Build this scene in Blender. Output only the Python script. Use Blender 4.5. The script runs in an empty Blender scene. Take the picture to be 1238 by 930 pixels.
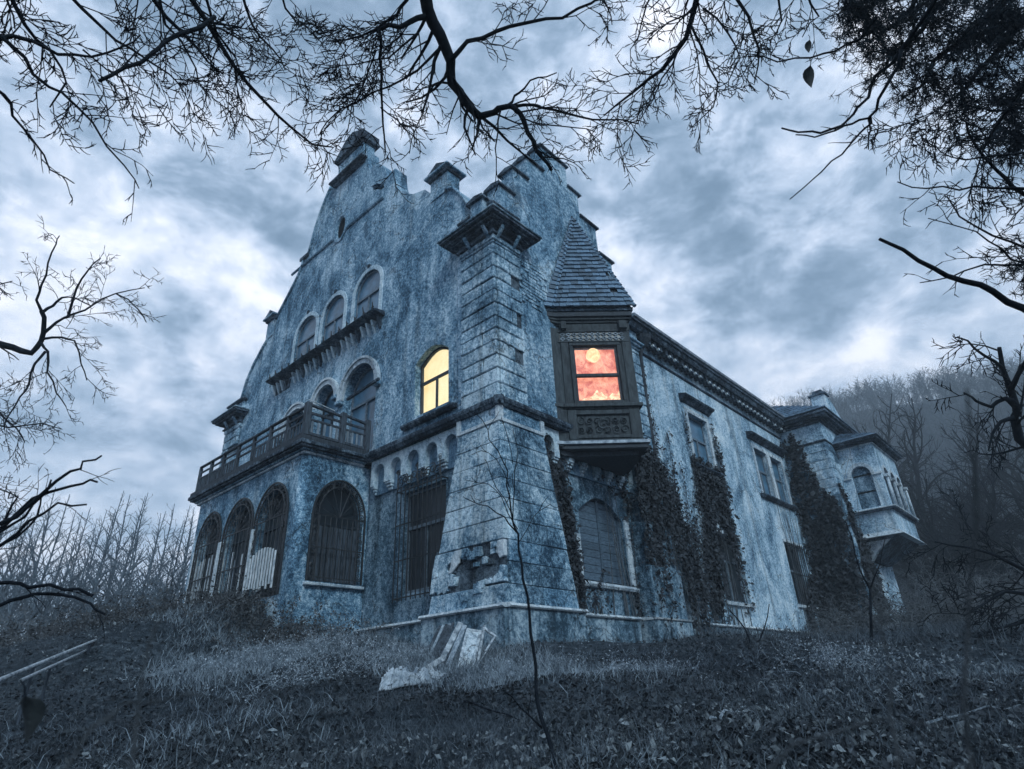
import bpy, math, random
import numpy as np
from mathutils import Vector, Matrix
from mathutils.geometry import tessellate_polygon
rad = math.radians
scn = bpy.context.scene
col = scn.collection

# ---------------------------------------------------------------- camera
CAM = Vector((-9.81998671, -9.26379302, -0.66))
FPX = 741.298
RT = Vector((0.68220667, -0.7300223, -0.04076145))
UP = Vector((-0.30019115, -0.33049074, 0.8947967))
FW = Vector((0.66669283, 0.59820005, 0.44460923))
cd = bpy.data.cameras.new('camera')
cd.sensor_width = 36
cd.lens = FPX / 1238 * 36
cd.clip_start = 0.05
cd.clip_end = 3000
cd.dof.use_dof = True
cd.dof.focus_distance = 17.0
cd.dof.aperture_fstop = 4.0
cam = bpy.data.objects.new('camera', cd)
col.objects.link(cam)
M = Matrix.Identity(4)
for i in range(3):
    M[i][0] = RT[i]; M[i][1] = UP[i]; M[i][2] = -FW[i]; M[i][3] = CAM[i]
cam.matrix_world = M
scn.camera = cam

# ---------------------------------------------------------------- sky and sun
scn.view_settings.view_transform = 'Standard'
scn.view_settings.look = 'None'
scn.view_settings.exposure = 0.66
scn.view_settings.gamma = 1.0
HAZE = 0.0021
SUN_EL, SUN_AZ = 38, 205          # compass azimuth (from +Y clockwise): behind the camera, to its right
world = bpy.data.worlds.new('World')
scn.world = world
world.use_nodes = True
nt = world.node_tree
N = nt.nodes; Lk = nt.links
N.clear()
def nd(tree, kind, **kw):
    n = tree.nodes.new(kind)
    for k, v in kw.items():
        if k in n.inputs: n.inputs[k].default_value = v
        else: setattr(n, k, v)
    return n
def ramp(tree, src, stops, interp='EASE'):
    r = tree.nodes.new('ShaderNodeValToRGB')
    r.color_ramp.interpolation = interp
    el = r.color_ramp.elements
    while len(el) < len(stops): el.new(0.5)
    for e, (p, c) in zip(el, stops):
        e.position = p
        e.color = (c, c, c, 1) if isinstance(c, (int, float)) else (*c, 1)
    tree.links.new(src, r.inputs[0])
    return r
sky = nd(nt, 'ShaderNodeTexSky', sky_type='NISHITA', sun_disc=False, sun_elevation=rad(SUN_EL), sun_rotation=rad(SUN_AZ))
tc = nd(nt, 'ShaderNodeTexCoord')
mp = nd(nt, 'ShaderNodeMapping')
mp.inputs['Scale'].default_value = (1, 1, 1.7)
mp.inputs['Location'].default_value = (3.1, 1.7, 0.4)
Lk.new(tc.outputs['Generated'], mp.inputs[0])
n1 = nd(nt, 'ShaderNodeTexNoise', Scale=3.0, Detail=12.0, Roughness=0.58, Distortion=0.0)
n2 = nd(nt, 'ShaderNodeTexNoise', Scale=8.0, Detail=12.0, Roughness=0.62, Distortion=0.25)
Lk.new(mp.outputs[0], n1.inputs['Vector']); Lk.new(mp.outputs[0], n2.inputs['Vector'])
mx = nd(nt, 'ShaderNodeMix', data_type='FLOAT'); mx.inputs[0].default_value = 0.46
Lk.new(n1.outputs[0], mx.inputs[2]); Lk.new(n2.outputs[0], mx.inputs[3])
CL = 10.0
cr = ramp(nt, mx.outputs[0], [(0.38, (.085, .14, .21)), (0.45, (.18, .255, .355)), (0.50, (.32, .40, .52)), (0.555, (.50, .56, .67)), (0.62, (.80, .80, .85))], 'B_SPLINE')
sc = nd(nt, 'ShaderNodeVectorMath', operation='SCALE'); sc.inputs['Scale'].default_value = CL
Lk.new(cr.outputs[0], sc.inputs[0])
mc = nd(nt, 'ShaderNodeMix', data_type='RGBA'); mc.inputs[0].default_value = 0.93
Lk.new(sky.outputs[0], mc.inputs[6]); Lk.new(sc.outputs[0], mc.inputs[7])
bg = nd(nt, 'ShaderNodeBackground', Strength=0.12)
Lk.new(mc.outputs[2], bg.inputs[0])
wo = nd(nt, 'ShaderNodeOutputWorld'); Lk.new(bg.outputs[0], wo.inputs[0])
sl = bpy.data.lights.new('sun', 'SUN'); sl.energy = 1.5; sl.angle = rad(14); sl.color = (0.76, 0.93, 1.0)
so = bpy.data.objects.new('sun', sl); col.objects.link(so)
sd = Vector((math.sin(rad(SUN_AZ)) * math.cos(rad(SUN_EL)), math.cos(rad(SUN_AZ)) * math.cos(rad(SUN_EL)), math.sin(rad(SUN_EL))))
so.rotation_euler = sd.to_track_quat('Z', 'Y').to_euler()

# ---------------------------------------------------------------- helpers: rays of the surveyed view
def ray(x, y):
    return (FW * FPX + RT * (x - 619) - UP * (y - 465)).normalized()
def at(x, y, dist): return CAM + ray(x, y) * dist
def on_x(x, y, x0):
    r = ray(x, y); return CAM + r * ((x0 - CAM.x) / r.x)
def on_y(x, y, y0):
    r = ray(x, y); return CAM + r * ((y0 - CAM.y) / r.y)

# ---------------------------------------------------------------- helpers: materials
def mat_base(name):
    m = bpy.data.materials.new(name); m.use_nodes = True
    t = m.node_tree; b = t.nodes['Principled BSDF']
    return m, t, b
def simple(name, c, rough=0.8, c2=None, scale=8.0, bump=0.3, metal=0.0, stretch=None, detail=6.0, spec=0.3, dist=0.02, perobj=0.0):
    m, t, b = mat_base(name)
    b.inputs['Roughness'].default_value = rough
    b.inputs['Metallic'].default_value = metal
    b.inputs['Specular IOR Level'].default_value = spec
    tx = nd(t, 'ShaderNodeTexCoord'); mpp = nd(t, 'ShaderNodeMapping')
    if stretch: mpp.inputs['Scale'].default_value = stretch
    t.links.new(tx.outputs['Object'], mpp.inputs[0])
    no = nd(t, 'ShaderNodeTexNoise', Scale=scale, Detail=detail, Roughness=0.65)
    t.links.new(mpp.outputs[0], no.inputs['Vector'])
    c2 = c2 or tuple(v * 0.5 for v in c)
    rp = ramp(t, no.outputs[0], [(0.36, c2), (0.62, c)], 'LINEAR')
    out = rp.outputs[0]
    if perobj:
        oi = nd(t, 'ShaderNodeObjectInfo')
        mr = nd(t, 'ShaderNodeMapRange'); mr.inputs[3].default_value = 1 - perobj; mr.inputs[4].default_value = 1 + perobj
        t.links.new(oi.outputs['Random'], mr.inputs[0])
        vm = nd(t, 'ShaderNodeVectorMath', operation='SCALE')
        t.links.new(out, vm.inputs[0]); t.links.new(mr.outputs[0], vm.inputs['Scale'])
        out = vm.outputs[0]
    t.links.new(out, b.inputs['Base Color'])
    if bump:
        bp = nd(t, 'ShaderNodeBump', Strength=bump, Distance=dist)
        t.links.new(no.outputs[0], bp.inputs['Height']); t.links.new(bp.outputs[0], b.inputs['Normal'])
    return m
def plaster(name, dark, mid, light, fine=11.0, streak=0.5, bump=0.8, brick=0.0, perobj=0.0, patch=1.0):
    m, t, b = mat_base(name)
    b.inputs['Roughness'].default_value = 0.93
    b.inputs['Specular IOR Level'].default_value = 0.15
    tx = nd(t, 'ShaderNodeTexCoord')
    def noise(scale, det, rough, st=None, distn=0.0, loc=(0, 0, 0)):
        mpp = nd(t, 'ShaderNodeMapping'); mpp.inputs['Location'].default_value = loc
        if st: mpp.inputs['Scale'].default_value = st
        t.links.new(tx.outputs['Object'], mpp.inputs[0])
        no = nd(t, 'ShaderNodeTexNoise', Scale=scale, Detail=det, Roughness=rough, Distortion=distn)
        t.links.new(mpp.outputs[0], no.inputs['Vector']); return no.outputs[0]
    a = noise(fine, 6, 0.72)          # stucco speckle
    bg_ = noise(0.7, 9, 0.68, (1, 1, .75), 0.8, (5, 2, 1))  # weather patches
    c = noise(1.0, 6, 0.6, (3.0, 3.0, 0.28), 0.3)   # rain streaks
    def math_(op, x, y):
        n = nd(t, 'ShaderNodeMath', operation=op)
        for i, v in enumerate((x, y)):
            if isinstance(v, (int, float)): n.inputs[i].default_value = v
            else: t.links.new(v, n.inputs[i])
        return n.outputs[0]
    a2_ = noise(fine * 3.1, 4, 0.7)
    s = math_('ADD', math_('MULTIPLY', math_('SUBTRACT', a, 0.5), 1.6), math_('MULTIPLY', math_('SUBTRACT', bg_, 0.5), 1.8 * patch))
    s = math_('ADD', s, math_('MULTIPLY', math_('SUBTRACT', a2_, 0.5), 1.3))
    s = math_('ADD', s, math_('MULTIPLY', math_('SUBTRACT', c, 0.5), streak * 1.1))
    s = math_('ADD', s, 0.5)
    rp = ramp(t, s, [(0.14, dark), (0.47, mid), (0.86, light)], 'LINEAR')
    out = rp.outputs[0]
    if brick:
        mk = ramp(t, noise(0.6, 9, 0.62, None, 0.4, (9, 4, 7)), [(0.615, 0.0), (0.63, 1.0)], 'LINEAR')
        mm = nd(t, 'ShaderNodeMix', data_type='RGBA')
        t.links.new(math_('MULTIPLY', mk.outputs[0], brick), mm.inputs[0])
        t.links.new(out, mm.inputs[6]); mm.inputs[7].default_value = (dark[0] * .7, dark[1] * .75, dark[2] * .8, 1)
        out = mm.outputs[2]
    # drips of soot and hairline cracks
    drip = ramp(t, noise(1.0, 7, 0.62, (2.6, 2.6, .2), 0.6, (3, 8, 2)), [(0.52, 1.0), (0.70, .55)], 'LINEAR').outputs[0]
    wv = nd(t, 'ShaderNodeTexNoise', Scale=2.2, Detail=5, Roughness=.6); t.links.new(tx.outputs['Object'], wv.inputs['Vector'])
    va = nd(t, 'ShaderNodeVectorMath', operation='MULTIPLY_ADD'); va.inputs[1].default_value = (.8, .8, .8)
    t.links.new(wv.outputs['Color'], va.inputs[0]); t.links.new(tx.outputs['Object'], va.inputs[2])
    vo = nd(t, 'ShaderNodeTexVoronoi', feature='DISTANCE_TO_EDGE', Scale=.75); t.links.new(va.outputs[0], vo.inputs['Vector'])
    crk = ramp(t, vo.outputs['Distance'], [(0.004, .30), (0.016, 1.0)], 'LINEAR').outputs[0]
    crm = math_('MAXIMUM', crk, ramp(t, noise(.35, 3, .5, None, 0, (7, 1, 3)), [(0.47, 1.0), (0.56, 0.0)], 'LINEAR').outputs[0])
    fac = math_('MULTIPLY', crm, drip if streak > .2 else 1.0)
    vs = nd(t, 'ShaderNodeVectorMath', operation='SCALE'); t.links.new(out, vs.inputs[0]); t.links.new(fac, vs.inputs['Scale']); out = vs.outputs[0]
    if perobj:
        oi = nd(t, 'ShaderNodeObjectInfo')
        mr = nd(t, 'ShaderNodeMapRange'); mr.inputs[3].default_value = 1 - perobj; mr.inputs[4].default_value = 1 + perobj
        t.links.new(oi.outputs['Random'], mr.inputs[0])
        vm = nd(t, 'ShaderNodeVectorMath', operation='SCALE')
        t.links.new(out, vm.inputs[0]); t.links.new(mr.outputs[0], vm.inputs['Scale'])
        out = vm.outputs[0]
    t.links.new(out, b.inputs['Base Color'])
    bp = nd(t, 'ShaderNodeBump', Strength=bump, Distance=0.07)
    t.links.new(math_('ADD', math_('ADD', a, math_('MULTIPLY', a2_, .5)), math_('MULTIPLY', bg_, .5)), bp.inputs['Height']); t.links.new(bp.outputs[0], b.inputs['Normal'])
    return m
def emit(name, c, strength, c2=None, scale=3.0, stops=(0.4, 0.6), stretch=None):
    m, t, b = mat_base(name)
    b.inputs['Base Color'].default_value = (*[v * .4 for v in c], 1)
    b.inputs['Emission Strength'].default_value = strength
    if c2:
        tx = nd(t, 'ShaderNodeTexCoord'); mpp = nd(t, 'ShaderNodeMapping')
        if stretch: mpp.inputs['Scale'].default_value = stretch
        t.links.new(tx.outputs['Object'], mpp.inputs[0])
        no = nd(t, 'ShaderNodeTexNoise', Scale=scale, Detail=8, Roughness=0.65, Distortion=0.6)
        t.links.new(mpp.outputs[0], no.inputs['Vector'])
        rp = ramp(t, no.outputs[0], [(stops[0], c), (stops[1], c2)], 'LINEAR')
        t.links.new(rp.outputs[0], b.inputs['Emission Color'])
    else:
        b.inputs['Emission Color'].default_value = (*c, 1)
    return m
MT = {}
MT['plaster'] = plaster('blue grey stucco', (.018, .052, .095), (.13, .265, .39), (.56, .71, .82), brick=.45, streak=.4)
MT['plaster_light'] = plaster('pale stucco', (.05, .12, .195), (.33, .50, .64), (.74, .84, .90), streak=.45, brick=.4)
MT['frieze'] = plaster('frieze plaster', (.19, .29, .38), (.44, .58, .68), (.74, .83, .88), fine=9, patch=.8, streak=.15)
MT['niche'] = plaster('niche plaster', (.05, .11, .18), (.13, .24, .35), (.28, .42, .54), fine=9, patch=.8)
MT['trim'] = plaster('pale moulding', (.20, .27, .34), (.46, .55, .62), (.68, .75, .79), fine=8, patch=.9)
MT['rust'] = plaster('rusticated stone', (.016, .046, .082), (.155, .28, .39), (.60, .74, .83), fine=10, perobj=.14, streak=.3, patch=1.3)
MT['plinth'] = plaster('plinth render', (.022, .05, .078), (.10, .175, .24), (.34, .45, .53), fine=5, streak=1.4, patch=1.1)
MT['ground_wall'] = plaster('damp ground floor stucco', (.014, .036, .062), (.08, .155, .22), (.32, .44, .54), fine=9, streak=.9)
MT['dark_stone'] = plaster('sooty cornice stone', (.008, .014, .024), (.028, .046, .070), (.15, .21, .27), fine=6, streak=.6)
MT['brick'] = plaster('bare brick core', (.015, .025, .04), (.05, .075, .10), (.15, .20, .25), fine=10, perobj=.3)
MT['wood'] = simple('weathered dark wood', (.055, .075, .10), .85, (.012, .018, .026), 6, .5, stretch=(3, 3, .6), perobj=.25)
MT['oriel_wood'] = simple('black green oriel wood', (.046, .062, .072), .75, (.014, .020, .027), 7, .4, stretch=(2, 2, .5), perobj=.12)
MT['frame'] = simple('old window paint', (.16, .21, .26), .7, (.06, .09, .12), 14, .3)
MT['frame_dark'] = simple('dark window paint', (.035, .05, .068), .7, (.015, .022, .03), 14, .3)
MT['white_wood'] = simple('flaking white paint', (.62, .68, .72), .8, (.22, .28, .33), 9, .5, stretch=(2, 2, .5), perobj=.15)
MT['grey_wood'] = simple('grey planks', (.24, .29, .34), .85, (.06, .09, .12), 9, .5, stretch=(3, 3, .4), perobj=.3)
MT['shutter'] = simple('shutter boards', (.085, .135, .185), .8, (.03, .05, .075), 8, .5, stretch=(1, 1, 4), perobj=.2)
MT['iron'] = simple('wrought iron', (.012, .016, .022), .55, (.03, .035, .04), 20, .2, metal=.3, spec=.4)
MT['tile'] = simple('slate roof tile', (.13, .22, .32), .6, (.025, .05, .08), 7, .5, perobj=.4, spec=.4)
MT['gutter'] = simple('zinc sheet', (.30, .36, .42), .5, (.08, .11, .15), 6, .2, metal=.3)
MT['bark'] = simple('black bark', (.014, .019, .027), .95, (.005, .008, .012), 14, .6, stretch=(1, 1, .3), spec=.05)
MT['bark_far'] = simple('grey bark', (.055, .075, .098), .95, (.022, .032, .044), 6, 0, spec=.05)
MT['needle'] = simple('dark pine needles', (.022, .036, .050), .85, (.006, .011, .018), 3, 0, spec=.1)
MT['ivy'] = simple('dry ivy leaves', (.030, .040, .052), .7, (.005, .008, .013), 5, 0, spec=.25)
MT['cloth'] = simple('torn white sheet', (.42, .49, .55), .9, (.15, .20, .25), 5, .8)
MT['old_white'] = simple('dirty white paint', (.40, .46, .51), .85, (.09, .12, .15), 11, .6, perobj=.2)
MT['dead_leaf'] = simple('dead leaf', (.035, .045, .05), .7, (.015, .02, .025), 20, .3)
def glass_dark(name, c, rough=.18):
    m, t, b = mat_base(name)
    b.inputs['Roughness'].default_value = rough
    tx = nd(t, 'ShaderNodeTexCoord')
    no = nd(t, 'ShaderNodeTexNoise', Scale=2.5, Detail=5.0, Roughness=.6)
    t.links.new(tx.outputs['Object'], no.inputs['Vector'])
    rp = ramp(t, no.outputs[0], [(.35, tuple(v * .45 for v in c)), (.65, c)], 'LINEAR')
    t.links.new(rp.outputs[0], b.inputs['Base Color'])
    return m
MT['glass'] = glass_dark('dusty sky tinted glass', (.07, .18, .29), .3)  # blue of the reflected sky is put into the pane colour
MT['plain_black'] = simple('black oval fill', (.012, .016, .022), .95, (.004, .006, .009), 8, .3, spec=.05)  # near-black fill for the oval window
MT['glass_black'] = glass_dark('black window glass', (.012, .02, .03), .35)
def clear_glass():
    m, t, b = mat_base('clear pane')
    t.nodes.remove(b)
    tr = nd(t, 'ShaderNodeBsdfTransparent'); gl = nd(t, 'ShaderNodeBsdfGlossy', Roughness=.05)
    mm = nd(t, 'ShaderNodeMixShader'); mm.inputs[0].default_value = .06
    t.links.new(tr.outputs[0], mm.inputs[1]); t.links.new(gl.outputs[0], mm.inputs[2])
    t.links.new(mm.outputs[0], t.nodes['Material Output'].inputs[0])
    return m
MT['clear'] = clear_glass()
MT['glow_yellow'] = emit('lamplit blind', (1.0, .70, .32), .72, (1.0, .87, .52), 1.3, (.3, .62))
MT['glow_red'] = emit('lamplit red curtain', (.48, .07, .035), .85, (1.0, .40, .24), 5.5, (.38, .62), (1, 1, .7))
MT['glow_lamp'] = emit('glowing lamp globe', (.95, .45, .22), .85, (1.0, .80, .48), 5, (.35, .55))
MT['glow_lace'] = emit('lamplit lace', (.75, .22, .11), .85, (1.0, .80, .48), 9, (.40, .56))

# ---------------------------------------------------------------- helpers: meshes
def FX(plane):      # left facade: a = y, n = depth into the wall (+x)
    return lambda a, n, z: (plane + n, a, z)
def FY(plane):      # right facade: a = x, n = depth into the wall (+y)
    return lambda a, n, z: (a, plane + n, z)
def FD(p0, d):      # any vertical plane: a along d, n into the wall (left normal of d)
    nx, ny = -d[1], d[0]
    return lambda a, n, z: (p0[0] + d[0] * a + nx * n, p0[1] + d[1] * a + ny * n, z)
IDF = lambda a, n, z: (a, n, z)
def arch(a0, a1, z0, zs, rise, seg=16):
    c = (a0 + a1) / 2; r = abs(a1 - a0) / 2
    p = [(a0, z0), (a1, z0)]
    s = 1 if a1 > a0 else -1
    for i in range(seg + 1):
        th = math.pi * i / seg
        p.append((c + s * r * math.cos(th), zs + rise * math.sin(th)))
    return p
def rect(a0, a1, z0, z1): return [(a0, z0), (a1, z0), (a1, z1), (a0, z1)]
def oval(a, z, ra, rz, seg=18): return [(a + ra * math.cos(2 * math.pi * i / seg), z + rz * math.sin(2 * math.pi * i / seg)) for i in range(seg)]
class MB:
    def __init__(s, F=IDF): s.v = []; s.f = []; s.F = F
    def add(s, vs, fs):
        o = len(s.v); s.v += [s.F(*p) for p in vs]; s.f += [tuple(i + o for i in f) for f in fs]
        return s
    def box(s, a0, a1, n0, n1, z0, z1):
        v = [(a, n, z) for z in (z0, z1) for n in (n0, n1) for a in (a0, a1)]
        return s.add(v, [(0, 2, 3, 1), (4, 5, 7, 6), (0, 1, 5, 4), (2, 6, 7, 3), (0, 4, 6, 2), (1, 3, 7, 5)])
    def hexa(s, v): # 8 points: bottom 4 round, top 4 round
        return s.add(v, [(0, 3, 2, 1), (4, 5, 6, 7), (0, 1, 5, 4), (1, 2, 6, 5), (2, 3, 7, 6), (3, 0, 4, 7)])
    def slab(s, outer, holes=(), n0=0.0, n1=0.3, edges=True):
        loops = [list(outer)] + [list(h) for h in holes]
        flat = [p for l in loops for p in l]
        tris = tessellate_polygon([[Vector((p[0], p[1], 0)) for p in l] for l in loops])
        k = len(flat)
        v = [(p[0], n0, p[1]) for p in flat] + [(p[0], n1, p[1]) for p in flat]
        f = [tuple(t) for t in tris] + [tuple(i + k for i in reversed(t)) for t in tris]
        o = 0
        for l in loops:
            m = len(l)
            for i in range(m):
                j = (i + 1) % m
                f.append((o + i, o + j, o + j + k, o + i + k))
            o += m
        return s.add(v, f)
    def profile(s, pts, a0, a1): # pts (n, z) profile swept along a
        k = len(pts)
        v = [(a0, n, z) for n, z in pts] + [(a1, n, z) for n, z in pts]
        f = [tuple(range(k)), tuple(range(2 * k - 1, k - 1, -1))]
        for i in range(k): j = (i + 1) % k; f.append((i, j, j + k, i + k))
        return s.add(v, f)
    def tube(s, pts, rs, sides=4, cap=True):
        pts = [Vector(p) for p in pts]; n = len(pts)
        if isinstance(rs, (int, float)): rs = [rs] * n
        v = []
        up = None
        for i, p in enumerate(pts):
            d = (pts[min(i + 1, n - 1)] - pts[max(i - 1, 0)])
            if d.length < 1e-9: d = Vector((0, 0, 1))
            d.normalize()
            if up is None: up = d.orthogonal()
            up = (up - d * up.dot(d))
            if up.length < 1e-6: up = d.orthogonal()
            up.normalize(); sd_ = d.cross(up)
            for k in range(sides):
                t = 2 * math.pi * k / sides
                v.append(tuple(p + (up * math.cos(t) + sd_ * math.sin(t)) * rs[i]))
        f = []
        for i in range(n - 1):
            for k in range(sides):
                k2 = (k + 1) % sides
                f.append((i * sides + k, i * sides + k2, (i + 1) * sides + k2, (i + 1) * sides + k))
        if cap and sides > 2:
            f.append(tuple(range(sides - 1, -1, -1))); f.append(tuple((n - 1) * sides + k for k in range(sides)))
        return s.add(v, f)
    def mesh(s, name, m, smooth=False):
        me = bpy.data.meshes.new(name)
        me.from_pydata(s.v, [], s.f)
        me.materials.append(MT[m] if isinstance(m, str) else m)
        if smooth: me.polygons.foreach_set('use_smooth', [True] * len(me.polygons))
        return me
    def build(s, name, m, parent=None, smooth=False, fix=True, bevel=0.0, kind=None, label=None):
        me = s.mesh(name, m, smooth)
        if fix:
            import bmesh
            bm = bmesh.new(); bm.from_mesh(me)
            bmesh.ops.recalc_face_normals(bm, faces=bm.faces)
            if bevel:
                bmesh.ops.bevel(bm, geom=[e for e in bm.edges if e.is_manifold and e.calc_face_angle(0) > .6], offset=bevel, segments=1, affect='EDGES')
            bm.to_mesh(me); bm.free()
        o = bpy.data.objects.new(name, me)
        link(o, parent)
        if kind: o['kind'] = kind
        if label: o['label'] = label
        return o
def wloc(o):
    l = Vector(o.location)
    while o.parent: o = o.parent; l += o.location
    return l
def link(o, parent=None):
    col.objects.link(o)
    if parent:
        o.parent = parent
        o.location = -wloc(parent)
    return o
def thing(name, label, cat, loc=(0, 0, 0), group=None):
    o = bpy.data.objects.new(name, None); col.objects.link(o)
    o.location = loc; o.empty_display_size = .2
    return tag(o, label, cat, group)
def tag(o, label, cat, group=None):
    o['label'] = label; o['category'] = cat
    if group: o['group'] = group
    return o
def npmesh(name, V, F, m):
    """V (n,3) array, F (k,3|4) array of indices"""
    me = bpy.data.meshes.new(name)
    k, s = F.shape
    me.vertices.add(len(V)); me.vertices.foreach_set('co', V.astype(np.float32).ravel())
    me.loops.add(k * s); me.loops.foreach_set('vertex_index', F.astype(np.int32).ravel())
    me.polygons.add(k); me.polygons.foreach_set('loop_start', np.arange(0, k * s, s, dtype=np.int32))
    me.polygons.foreach_set('loop_total', np.full(k, s, dtype=np.int32))
    me.update(); me.validate()
    me.materials.append(MT[m] if isinstance(m, str) else m)
    return me
def leafset(P, size, nr, aspect=1.0, normal=None, spread=1.0, droop=0.0):
    """random bent quads at points P (n,3)"""
    n = len(P)
    a = nr.normal(size=(n, 3))
    if normal is not None: a = a * spread + np.array(normal)
    a /= np.linalg.norm(a, axis=1)[:, None] + 1e-9
    b = np.cross(a, nr.normal(size=(n, 3))); b /= np.linalg.norm(b, axis=1)[:, None] + 1e-9
    c = np.cross(a, b)
    s = (size * nr.uniform(.55, 1.3, n))[:, None]
    tip = P + b * s * aspect
    bas = P - b * s * aspect
    l = P + c * s * .62 + a * s * .22
    r = P - c * s * .62 + a * s * .22
    V = np.stack([bas, r, tip, l], 1).reshape(-1, 3)
    F = np.arange(4 * n).reshape(-1, 4)
    return V, F
def blades(P, h, w, nr, lean=.35):
    n = len(P)
    d = nr.normal(size=(n, 3)) * lean; d[:, 2] = 1; d /= np.linalg.norm(d, axis=1)[:, None]
    s = nr.normal(size=(n, 3)); s[:, 2] = 0; s /= np.linalg.norm(s, axis=1)[:, None] + 1e-9
    hh = (h * nr.uniform(.4, 1.3, n))[:, None]
    bend = nr.normal(size=(n, 3)) * .25; bend[:, 2] = -.1
    mid = P + d * hh * .55
    tip = P + d * hh + bend * hh
    V = np.stack([P - s * w, P + s * w, mid + s * w * .7, tip, mid - s * w * .7], 1).reshape(-1, 3)
    F = []
    base = np.arange(n)[:, None] * 5
    q = np.concatenate([base + np.array([[0, 1, 2, 4]]), base + np.array([[4, 2, 3, 3]])], 0)
    T = np.concatenate([base + np.array([[0, 1, 2]]), base + np.array([[0, 2, 4]]), base + np.array([[4, 2, 3]])], 0)
    return V, T

# ---------------------------------------------------------------- ground
def sst(x, a, b):
    t = np.clip((x - a) / (b - a), 0, 1); return t * t * (3 - 2 * t)
_nr = np.random.default_rng(5)
_w = [(_nr.uniform(0, 6.28), _nr.uniform(0, 6.28), k) for k in (.35, .35, .8, .8, 1.7, 1.7, 3.4, 3.4, 6.5, 6.5) for _ in range(2)]
def gz(x, y):
    x = np.asarray(x, float); y = np.asarray(y, float)
    s = -(0.727 * x + 0.686 * y)
    z = -0.163 * np.clip(s, 0, 14) - .02 * np.clip(s - 14, 0, 60)
    z = z + 1.30 * sst(y - .35 * x, 5.4, 8.0) * sst(x, -9.0, -3.2) * (1 - sst(y, 16, 28))
    z = z + .30 * sst(y, 1.5, 4.0) * sst(x, -5, -1.0) * (1 - sst(y, 4, 6))
    z = z + 0.02 * np.clip(x - 6, 0, 60)
    for th, ph, k in _w:
        z = z + .05 / (k + .35) ** .9 * np.sin(k * (x * math.cos(th) + y * math.sin(th)) + ph)
    return z
def gz1(x, y): return float(gz(x, y))
def ground_hit(px, py, t0=3.0, t1=60.0):
    r = ray(px, py); t = t0
    while t < t1:
        p = CAM + r * t
        if p.z <= gz1(p.x, p.y): return p
        t += .04
    return CAM + r * t1
nr = np.random.default_rng(11)
rings = np.concatenate([[0], np.geomspace(.8, 330, 210)]); NA = 260
RA, AA = np.meshgrid(rings, np.linspace(0, 2 * np.pi, NA, endpoint=False), indexing='ij')
GX = CAM.x + RA * np.cos(AA); GY = CAM.y + RA * np.sin(AA)
# the wooded ridge beyond the right wing: ramps up with distance in the +x direction
def ridge(X, Y):
    dx = X - CAM.x; dy = Y - CAM.y
    R = np.hypot(dx, dy); az = np.degrees(np.arctan2(dx, dy))
    prof = sst(az, 38, 66) * (1 - sst(az, 128, 165))
    el = (np.interp(az, [38, 60, 69, 84, 91, 110], [4, 16.0, 18.2, 18.0, 16.8, 16]))
    top = np.tan(np.radians(el)) * 220
    return prof * top * sst(R, 70, 220) * (1 - .2 * sst(R, 250, 330)) * (1 + .012 * np.sin(az * .35) + .006 * np.sin(az * 1.1 + 1))
GZ = gz(GX, GY) + ridge(GX, GY)
far = sst(RA, 60, 100); GZ = GZ + far * (_nr.normal(size=GZ.shape) * .25) * (ridge(GX, GY) > 1)
V = np.stack([GX, GY, GZ], -1).reshape(-1, 3)
nri = len(rings)
I, J = np.meshgrid(np.arange(nri - 1), np.arange(NA), indexing='ij'); J2 = (J + 1) % NA
F = np.stack([I * NA + J, (I + 1) * NA + J, (I + 1) * NA + J2, I * NA + J2], -1).reshape(-1, 4)
def ground_mat():
    m, t, b = mat_base('leaf littered soil')
    b.inputs['Roughness'].default_value = .95; b.inputs['Specular IOR Level'].default_value = .1
    tx = nd(t, 'ShaderNodeTexCoord')
    a = nd(t, 'ShaderNodeTexNoise', Scale=7.0, Detail=9.0, Roughness=.72); t.links.new(tx.outputs['Object'], a.inputs['Vector'])
    c = nd(t, 'ShaderNodeTexNoise', Scale=.45, Detail=4.0, Roughness=.6); t.links.new(tx.outputs['Object'], c.inputs['Vector'])
    ad = nd(t, 'ShaderNodeMath', operation='ADD'); t.links.new(a.outputs[0], ad.inputs[0])
    ml = nd(t, 'ShaderNodeMath', operation='MULTIPLY'); ml.inputs[1].default_value = .5; t.links.new(c.outputs[0], ml.inputs[0]); t.links.new(ml.outputs[0], ad.inputs[1])
    rp = ramp(t, ad.outputs[0], [(.6, (.008, .013, .019)), (.78, (.026, .038, .05)), (.95, (.085, .11, .135))], 'LINEAR')
    t.links.new(rp.outputs[0], b.inputs['Base Color'])
    bp = nd(t, 'ShaderNodeBump', Strength=1.0, Distance=.08); t.links.new(a.outputs[0], bp.inputs['Height']); t.links.new(bp.outputs[0], b.inputs['Normal'])
    return m
MT['soil'] = ground_mat()
g = bpy.data.objects.new('ground', npmesh('ground', V, F, 'soil')); col.objects.link(g); g['kind'] = 'structure'
g.data.polygons.foreach_set('use_smooth', [True] * len(g.data.polygons))


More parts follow.
